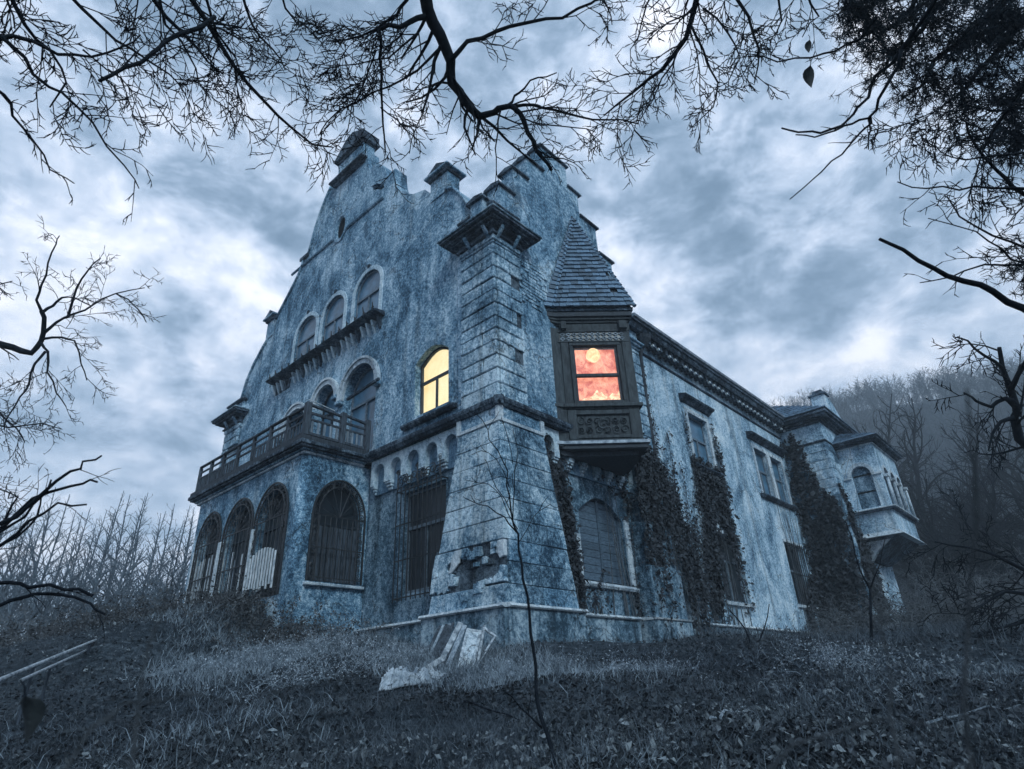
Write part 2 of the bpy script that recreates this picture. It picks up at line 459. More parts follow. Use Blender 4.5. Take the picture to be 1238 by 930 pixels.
# ================================================================ the mansion
rng = random.Random(3)
house = thing('mansion', 'derelict blue grey mansion with a broken curved gable, stepped gable and two lit windows', 'mansion', (0, 0, 0))
def jit(pts, amp, step=.35, closed=True, keep=()):
    """roughen an outline: subdivide the long edges and nudge the new points"""
    out = []
    n = len(pts)
    for i in range(n):
        p, q = pts[i], pts[(i + 1) % n]
        out.append(p)
        if i in keep: continue
        L = math.dist(p, q); k = int(L / step)
        for j in range(1, k):
            t = j / k
            out.append((p[0] + (q[0] - p[0]) * t + rng.uniform(-amp, amp), p[1] + (q[1] - p[1]) * t + rng.uniform(-amp, amp)))
    return out
XW, YW = 0.12, 0.12        # upper wall planes;  piers stand at 0
XG, YG = 0.35, 0.35        # ground floor wall planes
CY = 8.17                  # centre line of the left gable
# --- left (curved) gable wall with its openings
half_l = [(16.2, 5.6), (16.2, 10.4), (15.62, 10.55), (15.38, 11.2), (15.19, 11.87), (14.75, 12.5), (14.1, 13.1), (13.75, 13.35), (13.55, 13.9), (13.25, 14.15), (12.9, 14.47), (12.27, 15.08), (11.75, 15.6), (11.5, 16.0), (11.42, 16.3), (11.05, 16.4), (10.88, 16.9), (10.72, 17.6), (10.45, 18.3), (10.12, 18.9), (9.75, 19.4), (9.3, 19.6)]
right_side = [(7.05, 19.5), (6.95, 18.75), (6.85, 18.3), (6.35, 18.3), (5.95, 17.9), (5.72, 17.5), (5.55, 17.0), (5.05, 17.05), (4.95, 16.3), (4.78, 15.75), (4.4, 15.45), (3.9, 14.98), (3.55, 14.85), (3.25, 14.75), (2.95, 14.35), (2.2, 14.0), (1.75, 13.75), (1.35, 13.15), (1.0, 12.45), (.65, 11.8), (.2, 11.35), (.2, 5.6)]
gable = [*reversed(half_l)]
outline = [(a, z) for a, z in right_side[::-1]]
# counter order: start bottom right, up the right side, over the top, down the left side
outline = [(a, z) for a, z in reversed(right_side)] + [(a, z) for a, z in reversed(half_l)]
LIT = [(1.94, 6.30), (3.37, 6.30), (3.40, 7.98)] + [(3.40 - 1.45 * i / 8, 7.98 + .33 * math.sin(math.pi * i / 8) + (-.0) * i) for i in range(1, 8)] + [(1.95, 7.98)]
UPW = [(5.52, 7.02, 10.75), (7.70, 9.15, 10.75), (9.62, 11.15, 10.75)]
upper_holes = [arch(a, b, z, 12.2, .72) for a, b, z in UPW]
MIDW = [(5.38, 7.2, 8.15, .98), (7.72, 9.02, 8.45, .68), (9.5, 11.1, 8.0, .85)]
mid_holes = [arch(a, b, 5.95, zs, r) for a, b, zs, r in MIDW]
oval_h = oval(8.55, 16.35, .30, .54)
hole_brk = [(5.7, 16.55), (5.85, 16.55), (6.5, 17.0), (6.55, 17.2), (6.25, 17.15), (5.75, 16.75)]
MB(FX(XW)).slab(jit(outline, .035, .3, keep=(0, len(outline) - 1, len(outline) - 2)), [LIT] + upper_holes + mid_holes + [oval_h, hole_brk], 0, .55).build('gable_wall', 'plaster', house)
# plaster broken away in the slit: a dark back
MB(FX(XW)).box(5.6, 6.7, .3, .5, 16.4, 17.3).build('bare_brick', 'brick', house)
# --- stepped gable wall (right facade)
GC = 3.43
st = [(3.85, 12.08), (2.98, 13.22), (2.2, 14.4), (1.25, 15.38), (.66, 16.35)]
so_ = [(-0.0 + .3, 5.6)]
left = [(.3, 5.6), (.3, 11.4), (-.12, 11.4), (-.12, 11.78)]
pl_ = [(.3, 5.6), (.3, 11.45), (GC - 3.7, 11.45), (GC - 3.7, 12.0), (GC - 2.98, 12.0), (GC - 2.98, 13.0), (GC - 2.3, 13.0), (GC - 2.3, 14.15), (GC - 1.58, 14.15), (GC - 1.58, 15.15), (GC - .72, 15.15), (GC - .72, 16.35),
       (GC + .66, 16.35), (GC + .66, 15.4), (GC + 1.25, 15.4), (GC + 1.25, 14.4), (GC + 2.2, 14.4), (GC + 2.2, 13.25), (GC + 2.98, 13.25), (GC + 2.98, 12.1), (GC + 3.85, 12.1), (GC + 3.85, 10.9), (7.0, 10.9), (7.0, 5.6)]
MB(FY(YW)).slab(jit(pl_, .022, .3, keep=(0, 1, 22, 23)), [], 0, .5).build('stepped_gable_wall', 'plaster', house)
# coping slab on every step
def coping(a0, a1, z, F=FY(YW), n0=-.09, n1=.6, t=.09):
    m = MB(F)
    m.profile([(n0, z), (n1, z), (n1 - .04, z + t), ((n0 + n1) / 2, z + t * 1.9), (n0 + .02, z + t)], a0, a1)
    return m.build('coping', 'dark_stone', house)
for a0, a1, z in [(GC - 3.8, GC - 2.96, 12.0), (GC - 3.06, GC - 2.28, 13.0), (GC - 2.38, GC - 1.56, 14.15), (GC - 1.66, GC - .70, 15.15), (GC - .8, GC + .76, 16.35), (GC + .64, GC + 1.4, 15.4), (GC + 1.23, GC + 2.32, 14.4), (GC + 2.18, GC + 3.1, 13.25), (GC + 2.96, GC + 3.97, 12.1)]:
    coping(a0, a1, z)
# patch of bare brick courses right of the corner pier
bm_ = MB(FY(YW))
for k in range(16):
    z = 9.15 + k * .115
    x0 = 1.12 + (0.0 if k < 12 else (k - 12) * .12); x1 = 2.55 - .06 * abs(k - 8) - rng.uniform(0, .35)
    x = x0 + (k % 2) * .12
    while x < x1:
        w = rng.uniform(.2, .27)
        if rng.random() > .12: bm_.box(x, min(x + w, x1 + .1), -.03 - rng.uniform(0, .03), .05, z, z + .085)
        x += w + .025
bm_.build('bare_brick', 'rust', house, kind='stuff')
# --- curved gable trimmings
crn = thing  # (kept short)
def mould(F, prof, a0, a1, name='moulding', m='dark_stone', parent=house):
    return MB(F).profile(prof, a0, a1).build(name, m, parent)
P_band = [(0, 15.98), (-.05, 15.98), (-.09, 16.03), (-.05, 16.08), (0, 16.08)]
mould(FX(XW), [(n, z - 16.03 + 16.02) for n, z in P_band], 5.65, 8.1, m='plaster')
mould(FX(XW), [(n, z - .02) for n, z in P_band], 9.05, 12.3, m='plaster')
rg = MB(FX(XW)); rg.slab(oval(8.55, 16.35, .47, .72, 22), [oval(8.55, 16.35, .34, .59, 22)], -.05, .0)
rg.build('oval_surround', 'plaster', house)
wf = MB(FX(XW)).slab(oval(8.55, 16.35, .299, .539), [], .05, .08).build('oval_window', 'plain_black', house)
MB(FX(XW)).box(10.98, 11.62, -.10, .55, 16.32, 16.46).build('coping', 'dark_stone', house)
# edge moulding following the convex shoulders of the gable
def edge_tube(pts, r=.055, m='plaster'):
    MB().tube([(XW - .03, a, z) for a, z in pts], r, 6).build('edge_moulding', m, house, smooth=True)
edge_tube([(15.62, 10.55), (15.38, 11.2), (15.19, 11.87), (14.75, 12.5), (14.1, 13.1), (13.75, 13.35)])
edge_tube([(13.25, 14.15), (12.9, 14.47), (12.27, 15.08), (11.75, 15.6), (11.5, 16.0), (11.42, 16.3)])
edge_tube([(11.05, 16.4), (10.88, 16.9), (10.72, 17.6), (10.45, 18.3), (10.12, 18.9), (9.75, 19.4)])
edge_tube([(2.15, 13.98), (1.75, 13.75), (1.35, 13.15), (1.0, 12.45), (.65, 11.8)], m='plaster')
# finial block at the peak, small pinnacles on the shoulders
def cap_stack(y0, y1, z0, specs, n0=-.1, n1=.55):
    for (o, za, zb, m) in specs:
        MB(FX(XW)).box(y0 - o, y1 + o, n0 - o, n1 + o, za, zb).build('pinnacle_block', m, pin, bevel=.02)
pin = MB(FX(XW)).box(7.35, 9.2, -.06, .5, 19.3, 20.45).build('gable_finial', 'plaster', house)
for o, za, zb in [(.05, 19.0, 19.12), (.2, 19.12, 19.22), (.12, 19.22, 19.32)]:
    MB(FX(XW)).box(7.25 - o, 9.3 + o, -.1 - o, .5 + o, za, zb).build('moulding', 'dark_stone', pin, bevel=.015)
for o, za, zb in [(.04, 20.2, 20.3), (.16, 20.3, 20.38)]:
    MB(FX(XW)).box(7.35 - o, 9.2 + o, -.08 - o, .5 + o, za, zb).build('moulding', 'dark_stone', pin, bevel=.015)
MB(FX(XW)).slab([(7.22, 20.38), (9.36, 20.38), (9.36, 20.55), (8.6, 21.2), (8.1, 21.3), (7.22, 20.78)], [], -.2, .62).build('finial_cap', 'dark_stone', pin, bevel=.02)
for (a0, a1, z0, z1) in [(2.05, 2.9, 13.9, 14.75), (13.35, 13.95, 13.4, 14.25)]:
    pin = MB(FX(XW)).box(a0, a1, -.03, .5, z0, z1).build('pinnacle', 'plaster', house)
    cap_stack(a0, a1, z1, [(.07, z1 - .02, z1 + .1, 'dark_stone'), (.17, z1 + .1, z1 + .19, 'plaster')], -.05, .52)
    MB(FX(XW)).slab([(a0 - .14, z1 + .19), (a1 + .14, z1 + .19), ((a0 + a1) / 2, z1 + .52)], [], -.17, .66).build('pinnacle_cap', 'dark_stone', pin)
# --- low roof behind the gables, never higher than the eaves line of sight
MB().add([(.6, .5, 11.2), (26, .5, 11.2), (26, 15.8, 11.2), (.6, 15.8, 11.2), (.6, 8.1, 13.0), (26, 8.1, 13.0)], [(0, 1, 5, 4), (2, 3, 4, 5), (1, 2, 5), (3, 0, 4), (0, 3, 2, 1)]).build('roof', 'tile', house)
MB().add([(.6, 8.1, 18.1), (.6, 3.4, 12.2), (.6, 12.9, 12.2), (7.5, 8.1, 15.0), (7.5, 5.2, 12.2), (7.5, 11, 12.2)], [(0, 1, 4, 3), (0, 3, 5, 2), (3, 4, 5), (1, 2, 5, 4), (0, 2, 1)]).build('roof', 'tile', house)
# --- back walls so that the building is closed
MB().box(.3, 26.2, 15.7, 16.1, -.3, 11.2).build('back_wall', 'plaster', house)
MB().box(25.9, 26.3, -1.2, 15.7, -.3, 11.2).build('end_wall', 'plaster', house)
MB().box(.4, 25.8, .8, 15.6, 5.5, 5.55).build('upper_floor', 'wood', house)

# --- corner piers
def pier(name, x0, x1, y0, y1, zb, zt, faces, group=None, joints=True):
    core = MB().box(x0 + .07, x1 - .02, y0 + .07, y1 - .02, zb, zt).build(name, 'brick', house)
    z = zb; k = 0
    while z < zt - .1:
        h = rng.uniform(.36, .44); h = min(h, zt - z)
        if 'L' in faces:   # face towards -x, blocks along y
            cuts = [y0 + (0 if k % 2 else 0)]
            mid_ = y0 + (y1 - y0) * (.62 if k % 2 else .38) + rng.uniform(-.05, .05)
            for (b0, b1) in [(y0, mid_), (mid_, y1)]:
                o = rng.uniform(0, .03)
                if rng.random() < .05: continue
                MB().box(x0 - o, x0 + .10, b0 + .008, b1 - .008, z + .015, z + h - .015).build('stone_block', 'rust', core, bevel=rng.uniform(.012, .028))
        if 'R' in faces:   # face towards -y, blocks along x
            mid_ = x0 + (x1 - x0) * (.40 if k % 2 else .6) + rng.uniform(-.05, .05)
            for q, (b0, b1) in enumerate([(x0 + (.11 if 'L' in faces else 0), mid_), (mid_, x1)]):
                o = rng.uniform(0, .014)
                if q == 1 and name == 'corner_pier' and (k in (3, 6, 9)): # fallen stones
                    MB().box(b0 + .01, b0 + (b1 - b0) * .4, y0 - o, y0 + .10, z + .012, z + h - .012).build('stone_block', 'rust', core, bevel=.02)
                    continue
                MB().box(b0 + .008, b1 - .008, y0 - o, y0 + .10, z + .015, z + h - .015).build('stone_block', 'rust', core, bevel=rng.uniform(.012, .028))
        z += h; k += 1
    return core
pier('corner_pier', 0, 1.1, 0, 1.34, 5.72, 10.62, 'LR')
pier('end_pier', 6.05, 7.2, -.02, .7, 5.72, 9.75, 'R')
pier('far_pier', 0, 1.1, 14.95, 16.3, 5.72, 9.7, 'L')
MB(FX(0)).box(1.34, 1.5, .05, .3, 5.72, 10.6).build('pilaster_strip', 'plaster', house)
# bold cornice on the corner pier: stacked steps on both faces
def pier_cornice(x0, x1, y0, y1, z, attic=True, big=1.0):
    root = MB().box(x0 - .03, x1 + .02, y0 - .03, y1 + .03, z, z + .16).build('pier_cornice', 'rust', house, bevel=.02)
    for o, za, zb, m in [(.10, .16, .22, 'dark_stone'), (.05, .22, .38, 'dark_stone'), (.22, .38, .44, 'dark_stone'), (.34, .44, .52, 'dark_stone'), (.45, .52, .60, 'dark_stone'), (.50, .60, .66, 'plinth')]:
        o *= big
        MB().box(x0 - o, x1 + o, y0 - o, y1 + o, z + za, z + zb).build('moulding', m, root, bevel=.012)
    # scroll consoles under the slab
    for (cx, cy, fx) in [(x0, y0, 1)]:
        for a in (.06, .9):
            MB().tube([(x0 - .02, y0 + a * .9 + .1, z + .1), (x0 - .12, y0 + a * .9 + .1, z + .22), (x0 - .27, y0 + a * .9 + .1, z + .40)], [.05, .07, .06], 6).build('console', 'plaster', root)
            MB().tube([(x0 + a * .8 + .1, y0 - .02, z + .1), (x0 + a * .8 + .1, y0 - .12, z + .22), (x0 + a * .8 + .1, y0 - .27, z + .40)], [.05, .07, .06], 6).build('console', 'plaster', root)
    if attic:
        MB().box(x0 + .02, x1 - .1, y0 + .02, y1 - .1, z + .66, z + 1.2).build('attic_block', 'rust', root, bevel=.03)
        MB().box(x0 - .12, x1 - .0, y0 - .12, y1 + .05, z + 1.2, z + 1.31).build('coping', 'dark_stone', root, bevel=.03)
    return root
pier_cornice(0, 1.1, 0, 1.34, 10.62)
pier_cornice(0, 1.1, 14.95, 16.3, 9.65)

# --- string course over the ground floor, both facades
SP = [(.06, 5.52), (-.03, 5.52), (-.07, 5.58), (-.10, 5.60), (-.12, 5.66), (-.12, 5.72), (.06, 5.76)]
mould(FX(0), SP, -.12, 5.42, 'string_course')
mould(FY(0), [(n + .003, z + .002) for n, z in SP], -.118, 7.3, 'string_course')
# --- flared corner base of big stones
def flare(z):
    t = max(0.0, (5.15 - z) / 4.3)
    return t
core = MB()
lv = [.9, 1.6, 2.4, 3.4, 4.4, 5.15, 5.52]
def sidey(z): return 1.42 + .88 * flare(z) ** .95
def sidex(z): return 1.62 + .68 * flare(z) ** .95
def fwd(z): return -.20 * flare(z) ** 1.2
for z0, z1 in zip(lv[:-1], lv[1:]):
    i = .07
    core.hexa([(fwd(z0) + i, fwd(z0) + i, z0), (sidex(z0) - i, fwd(z0) + i, z0), (sidex(z0) - i, 1.0, z0), (fwd(z0) + i, 1.0, z0),
               (fwd(z1) + i, fwd(z1) + i, z1), (sidex(z1) - i, fwd(z1) + i, z1), (sidex(z1) - i, 1.0, z1), (fwd(z1) + i, 1.0, z1)])
    core.hexa([(fwd(z0) + i, .9, z0), (1.0, .9, z0), (1.0, sidey(z0) - i, z0), (fwd(z0) + i, sidey(z0) - i, z0),
               (fwd(z1) + i, .9, z1), (1.0, .9, z1), (1.0, sidey(z1) - i, z1), (fwd(z1) + i, sidey(z1) - i, z1)])
cb = core.build('corner_base', 'brick', house)
missing_L = {(1, 0), (1, 1), (1, 2), (2, 0), (2, 1)}
z = .93; k = 0
while z < 5.1:
    h = .47 if k else .4
    z1 = min(z + h, 5.13)
    for side in 'LR':
        wid0, wid1 = (sidey, sidey) if side == 'L' else (sidex, sidex)
        W0, W1 = (sidey(z), sidey(z1)) if side == 'L' else (sidex(z), sidex(z1))
        fr = [0, .36, .7, 1] if k % 2 else [0, .5, 1]
        if side == 'L': fr = [0, .3, .66, 1] if k % 2 else [0, .48, 1]
        for q in range(len(fr) - 1):
            if side == 'L' and (k, q) in missing_L: continue
            
            lo, hi = fr[q], fr[q + 1]
            def pt(t, zz, W, off):
                f0 = fwd(zz)
                a = f0 + (W - f0) * t
                if side == 'L': return (f0 + off, a, zz)
                return (a, f0 + off, zz)
            g_ = .006
            o = rng.uniform(-.012, .006)
            e = .0 if side == 'L' else .001
            W0_, W1_ = W0, W1
            a = [pt(lo, z + g_, W0_, o), pt(hi, z + g_, W0_, o), pt(hi, z + g_, W0_, .16), pt(lo, z + g_, W0_, .16)]
            b = [pt(lo, z1 - g_, W1_, o), pt(hi, z1 - g_, W1_, o), pt(hi, z1 - g_, W1_, .16), pt(lo, z1 - g_, W1_, .16)]
            ax = 1 if side == 'L' else 0
            def nud(p, s):
                p = list(p); p[ax] += s; return tuple(p)
            sg = .007
            s0 = .16 if (side == 'R' and q == 0) else sg
            a = [nud(a[0], s0), nud(a[1], -sg), nud(a[2], -sg), nud(a[3], s0)]
            b = [nud(b[0], s0), nud(b[1], -sg), nud(b[2], -sg), nud(b[3], s0)]
            MB().hexa(a + b).build('stone_block', 'rust' if k > 2 or rng.random() < .6 else 'plaster', cb, bevel=.012)
    z = z1; k += 1
FB = lambda a, n_, z_: (fwd(z_) + n_, a + (fwd(z_) + .2 if a < .3 else 0), z_)
MB(FB).slab(jit([(2.26, 1.37), (2.20, 1.9), (2.12, 2.25), (1.0, 2.25), (.85, 2.12), (1.15, 2.0), (1.5, 2.05), (1.72, 1.86), (1.45, 1.7), (1.65, 1.55), (1.6, 1.37)], .045, .09, keep=(0, 1, 2)), [], -.01, .10).build('plaster_crust', 'rust', cb, bevel=.012)
MB(FB).slab(jit([(-.2, 2.25), (-.2, 1.9), (-.06, 1.86), (.05, 2.0), (.02, 2.12), (.3, 2.25)], .03, .08, keep=(0, 5)), [], -.01, .10).build('plaster_crust', 'trim', cb, bevel=.012)
MB(FB).slab(jit([(-.2, 1.37), (.55, 1.37), (.45, 1.5), (.2, 1.46), (.02, 1.56), (-.05, 1.72), (-.2, 1.7)], .03, .08, keep=(0,)), [], -.01, .10).build('plaster_crust', 'rust', cb, bevel=.012)
MB(FB).slab(jit([(1.42, 2.24), (1.2, 2.24), (1.25, 1.95), (1.45, 1.8), (1.62, 1.75), (1.55, 1.98)], .03, .08), [], -.03, .02).build('plaster_crust', 'trim', cb, bevel=.012)
# ragged bricks showing where the stones fell
for side in 'L':
    for kk in range(5):
        zz = 1.36 + kk * .2
        for j in range(9):
            if rng.random() < .15: continue
            y0 = fwd(zz) + .14 + j * .24 + (kk % 2) * .1
            MB().box(fwd(zz) + rng.uniform(.02, .10), fwd(zz) + .25, y0 + rng.uniform(-.02, .02), y0 + rng.uniform(.17, .23), zz + rng.uniform(-.015, .015), zz + rng.uniform(.13, .17)).build('brick', 'brick', cb, bevel=.012)
lump = MB()
for j in range(14):
    y = rng.uniform(.1, 2.1); zz = 1.1 + rng.random() ** 1.5 * 1.2; s_ = rng.uniform(.05, .14)
    x = fwd(zz) + rng.uniform(-.02, .04)
    lump.hexa([(x + rng.uniform(-.04, .04), y + a * s_, zz + b * s_ * .7) if False else (x + c_, y + a * s_ * rng.uniform(.6, 1.2), zz + b * s_ * rng.uniform(.5, 1)) for b in (-1, 1) for (c_, a) in ((-.04, -1), (.1, -1), (.1, 1), (-.03, 1))])
lump.build('plaster_remnant', 'rust', cb, kind='stuff')
# frame of pale strips round the panel under the string course
for (F, W, sgn) in ((FX(0), 1.5, 1), (FY(0), 1.66, 1)):
    m = MB(F)
    m.box(.0, W, -.022, .07, 5.12, 5.20); m.box(.0, .12, -.02, .07, 5.2, 5.52); m.box(W - .14, W, -.02, .07, 5.2, 5.52)
    m.build('panel_frame', 'trim', house)
    MB(F).box(.12, W - .14, .02, .1, 5.2, 5.52).build('panel', 'plaster', house)
# --- plinth on both facades
def plinth_run(F, a0, a1, z0=-.9, n=0.0):
    MB(F).box(a0, a1, n, n + .5, z0, .84).build('plinth', 'plinth', house)
    mould(F, [(n + .3, .84), (n - .05, .84), (n - .08, .87), (n - .05, .92), (n + .3, .97)], a0 - .03, a1 + .02, 'plinth_moulding', 'trim')
plinth_run(FX(0), -.22, 2.42, n=-.28)
plinth_run(FX(0), 2.43, 5.7, n=.16)
plinth_run(FY(0), -.2, 2.38, n=-.281)
plinth_run(FY(0), 2.41, 5.35, n=.14)
plinth_run(FY(0), 6.7, 20.6, n=.06)
# upright joints of the plinth slabs
for a in (3.3, 4.4, 8.2, 10.1, 12.3, 14.2, 16.5, 18.4):
    pass

# --- ground floor walls
BW = (2.30, 4.02, 1.62, 4.30)     # barred window, left facade (y0,y1,z0,z1)
MB(FX(XG)).slab([(.6, -.6), (5.75, -.6), (5.75, 5.5), (.6, 5.5)], [rect(*BW)], 0, .45).build('ground_floor_wall', 'ground_wall', house)
MB(FX(XG)).slab([(5.75, -.6), (16.1, -.6), (16.1, 5.5), (5.75, 5.5)], [arch(7.3, 8.9, 1.5, 3.6, .8)], 0.02, .45).build('ground_floor_wall', 'ground_wall', house)
AW = (3.2, 5.42, 1.75)
AWo = [(3.27, 1.75), (5.42, 1.75), (5.38, 3.55)] + [(5.38 - 2.06 * i / 10, 3.55 + .5 * math.sin(math.pi * i / 10)) for i in range(1, 10)] + [(3.32, 3.55)]
MB(FY(YG)).slab([(.9, -.6), (6.2, -.6), (6.2, 5.5), (.9, 5.5)], [AWo], 0, .45).build('ground_floor_wall', 'ground_wall', house)

# --- blind arcade frieze: pale strip with niches on stepped corbels
def arcade(F, a0, a1, n, parent=house, zt=5.5, zb=4.52, m='frieze'):
    pitch = (a1 - a0) / n
    fr = MB(F)
    holes = []
    out = [(a0, zt)]
    # lower edge runs along the corbel feet; niches are open below
    bot = []
    for i in range(n):
        c = a0 + pitch * (i + .5); r = pitch * .33
        bot += [(a0 + pitch * i, zb + .22)] if i == 0 else []
        bot += [(c - r, zb + .22)] + [(c - r * math.cos(math.pi * j / 10), 5.07 + r * 1.1 * math.sin(math.pi * j / 10)) for j in range(11)] + [(c + r, zb + .22)]
    bot += [(a1, zb + .22)]
    fr.slab([(a0, zt)] + bot + [(a1, zt)], [], 0, .2)
    o = fr.build('arcade_frieze', m, parent)
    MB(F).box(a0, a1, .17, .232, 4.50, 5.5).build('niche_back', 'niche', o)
    for i in range(n + 1):
        c = a0 + pitch * i
        w = pitch * .34
        c0, c1 = max(c - w / 2, a0), min(c + w / 2, a1)
        for j, (zz, d) in enumerate([(zb + .16, .165), (zb + .08, .12), (zb, .07)]):
            MB(F).box(c0 + .02 * j, c1 - .02 * j, .2 - d, .225, zz, zz + .072).build('corbel', m, o, bevel=.01)
    return o
arcade(FX(XW), 1.5, 5.35, 5)
arcade(FY(YW), 1.68, 6.0, 7)

# --- generic windows
def window(F, outl, n, depth=.0, mull=(), trans=(), frame='frame', glass='glass', fw=.07, parent=house, name='window', sill=None, bars=.035):
    """outl: list of (a,z) outline.  frame ring + pane + glazing bars"""
    ca = sum(p[0] for p in outl) / len(outl); za = [p[1] for p in outl]; aa = [p[0] for p in outl]
    zc = (min(za) + max(za)) / 2; am = (min(aa) + max(aa)) / 2
    W, H = max(aa) - min(aa), max(za) - min(za)
    inner = [(am + (a - am) * (1 - 2 * fw / W), zc + (z_ - zc) * (1 - 2 * fw / H)) for a, z_ in outl]
    w = MB(F).slab(outl, [inner], n, n + .07).build(name, frame, parent)
    sub = w
    MB(F).slab([(am + (a - am) * (1 - fw / W), zc + (z_ - zc) * (1 - fw / H)) for a, z_ in outl], [], n + .04, n + .05).build('pane', glass, sub)
    for a in mull:
        MB(F).box(a - bars, a + bars, n - .012, n + .038, min(za) + fw, trans[-1] if trans else max(za) - fw).build('mullion', frame, sub)
    for z_ in trans:
        MB(F).box(min(aa) + fw * .5, max(aa) - fw * .5, n - .02, n + .039, z_ - .04, z_ + .04).build('transom', frame, sub)
    if sill:
        a0, a1, z_, pr = sill
        MB(F).profile([(.1, z_ - .12), (-pr * .7, z_ - .12), (-pr, z_ - .06), (-pr, z_), (.1, z_ + .03)], a0, a1).build('sill', 'dark_stone' if pr < .3 else 'trim', sub)
    return w
Fw = FX(XW)
# upper row of three arched windows with their long spiked ledge
for (a, b, z0), nm in zip(UPW, ('', '', '')):
    o = arch(a, b, z0, 12.2, .72)
    w = window(Fw, o, .07, mull=[(a + b) / 2], trans=[11.95], fw=.06, bars=.025)
    ou = arch(a - .17, b + .17, z0, 12.2, .90)
    MB(Fw).slab(ou, [arch(a - .002, b + .002, z0 - .01 + .012, 12.2, .722)], -.035, 0  ).build('window_surround', 'frieze', w)
    MB(Fw).box((a + b) / 2 - .06, (a + b) / 2 + .06, -.06, 0, 13.08, 13.22).build('keystone', 'dark_stone', w)
led = MB(Fw).profile([(0, 10.54), (-.40, 10.60), (-.46, 10.64), (-.40, 10.67), (0, 10.72)], 5.15, 12.35).build('window_ledge', 'dark_stone', house)
for i in range(24):
    a = 5.3 + i * .30
    if a > 12.2 or i in (19,): continue
    MB(Fw).profile([(0, 10.08 + rng.uniform(-.03, .06)), (-.06, 10.16), (-.20, 10.52), (0, 10.52)], a, a + .09).build('console', 'frieze' if i % 4 else 'dark_stone', led)
for i in range(15):
    a = 5.3 + i * .49
    h = rng.uniform(.16, .34)
    t = MB(Fw).tube([(a, -.38, 10.66), (a + rng.uniform(-.05, .05), -.40 - rng.uniform(0, .05), 10.66 + h)], [.032, .016], 4)
    t.tube([(a - .07, -.39, 10.72 + rng.uniform(0, .1)), (a + .08, -.39, 10.76)], .02, 3)
    t.build('iron_spike', 'iron', led)
MB(Fw).box(11.15, 12.3, -.03, 0, 10.1, 10.45).build('ledge_bracket', 'dark_stone', led)
# balcony doors: three arches with pale hoods
for i, (a, b, zs, r) in enumerate(MIDW):
    w = window(Fw, arch(a, b, 5.95, zs, r), .3, mull=[(a + b) / 2], trans=[zs - .25], fw=.07, bars=.035, name='balcony_door', frame='frame_dark' if i else 'frame')
    hood = arch(a - .22, b + .22, zs - .02, zs, r + .22, 20)[2:]
    inn = arch(a - .0, b + .0, zs - .02, zs, r + .0, 20)[2:]
    MB(Fw).slab(hood + inn[::-1], [], -.10, 0).build('arch_hood', 'trim', w)
    h2 = arch(a - .24, b + .24, zs, zs, r + .24, 20)[2:]; i2 = arch(a - .16, b + .16, zs, zs, r + .16, 20)[2:]
    MB(Fw).slab(h2 + i2[::-1], [], -.15, -.1).build('arch_hood', 'trim', w)
    for c in (a - .14, b + .14):
        MB(Fw).box(c - .15, c + .15, -.2, 0, zs - .17, zs - .02).build('impost', 'plaster', w, bevel=.03)
# fallen gutter board leaning across the first arch
MB().tube([on_x(420, 483, -.12), on_x(440, 470, -.18), on_x(458, 458, -.16)], .055, 5).build('impost_beam', 'dark_stone', house)
# lit window
LW = window(Fw, LIT, .17, mull=[2.66], trans=[7.36], frame='frame_dark', glass='clear', fw=.055, sill=(1.62, 3.83, 6.13, .17), bars=.03, name='window')
LW['label'] = 'lit window glowing pale yellow'
MB(Fw).slab([(a + (0), z_) for a, z_ in LIT], [], .30, .31).build('blind', 'glow_yellow', LW)
m = MB(Fw)
s1 = [(1.80, 6.14), (3.55, 6.14), (3.60, 8.02)] + [(3.60 - 1.8 * i / 8, 8.02 + .50 * math.sin(math.pi * i / 8)) for i in range(1, 8)] + [(1.80, 8.02)]
m.slab(s1, [[(a + (a - 2.66) * .004, z_ + (z_ - 7.2) * .004) for a, z_ in LIT]], -.03, 0).build('window_surround', 'plaster', LW)
# barred ground floor window
Fg = FX(XG)
w = window(Fg, rect(*BW), .12, mull=[3.2], trans=[3.3], frame='frame', glass='glass_black', fw=.09, name='window')
w['label'] = 'dark ground floor window behind an iron cage'
cage = MB(Fg)
for i in range(11):
    a = BW[0] - .05 + i * (BW[1] - BW[0] + .1) / 10
    cage.tube([(a, -.22, BW[2] - .2), (a, -.22, BW[3] + .1)], .016, 4)
for i in range(4):
    zz = BW[2] - .12 + i * (BW[3] - BW[2] + .1) / 3
    cage.tube([(BW[0] - .06, -.22, zz), (BW[1] + .06, -.22, zz)], .02, 4)
for a in (BW[0] - .06, BW[1] + .06):
    for zz in (BW[2] - .12, BW[3]):
        cage.tube([(a, -.22, zz), (a, .02, zz)], .02, 4)
cage.build('iron_grille', 'iron', house)
def scroll(mb, c, r, n, turns=1.6, rr=.012, F=None, flip=1, ph=0):
    pts = []
    for i in range(18):
        t = i / 17; th = ph + flip * t * turns * 2 * math.pi; q = r * (1 - .8 * t)
        pts.append((c[0] + q * math.cos(th), n, c[1] + q * math.sin(th)))
    mb.tube(pts, rr, 3, cap=False)
sc_ = MB(Fg)
for i in range(9):
    a = BW[0] + .1 + i * (BW[1] - BW[0] - .2) / 8
    scroll(sc_, (a, 4.55 + (.06 if i % 2 else 0)), .15, -.22, flip=1 if i % 2 else -1, ph=i, rr=.016)
for a in (BW[0] - .02, 3.2, BW[1] + .02):
    sc_.tube([(a, -.22, 4.35), (a, -.24, 4.86)], [.03, .012], 5)
    scroll(sc_, (a, 4.84), .09, -.22, rr=.02)
sc_.build('grille_crest', 'iron', house)

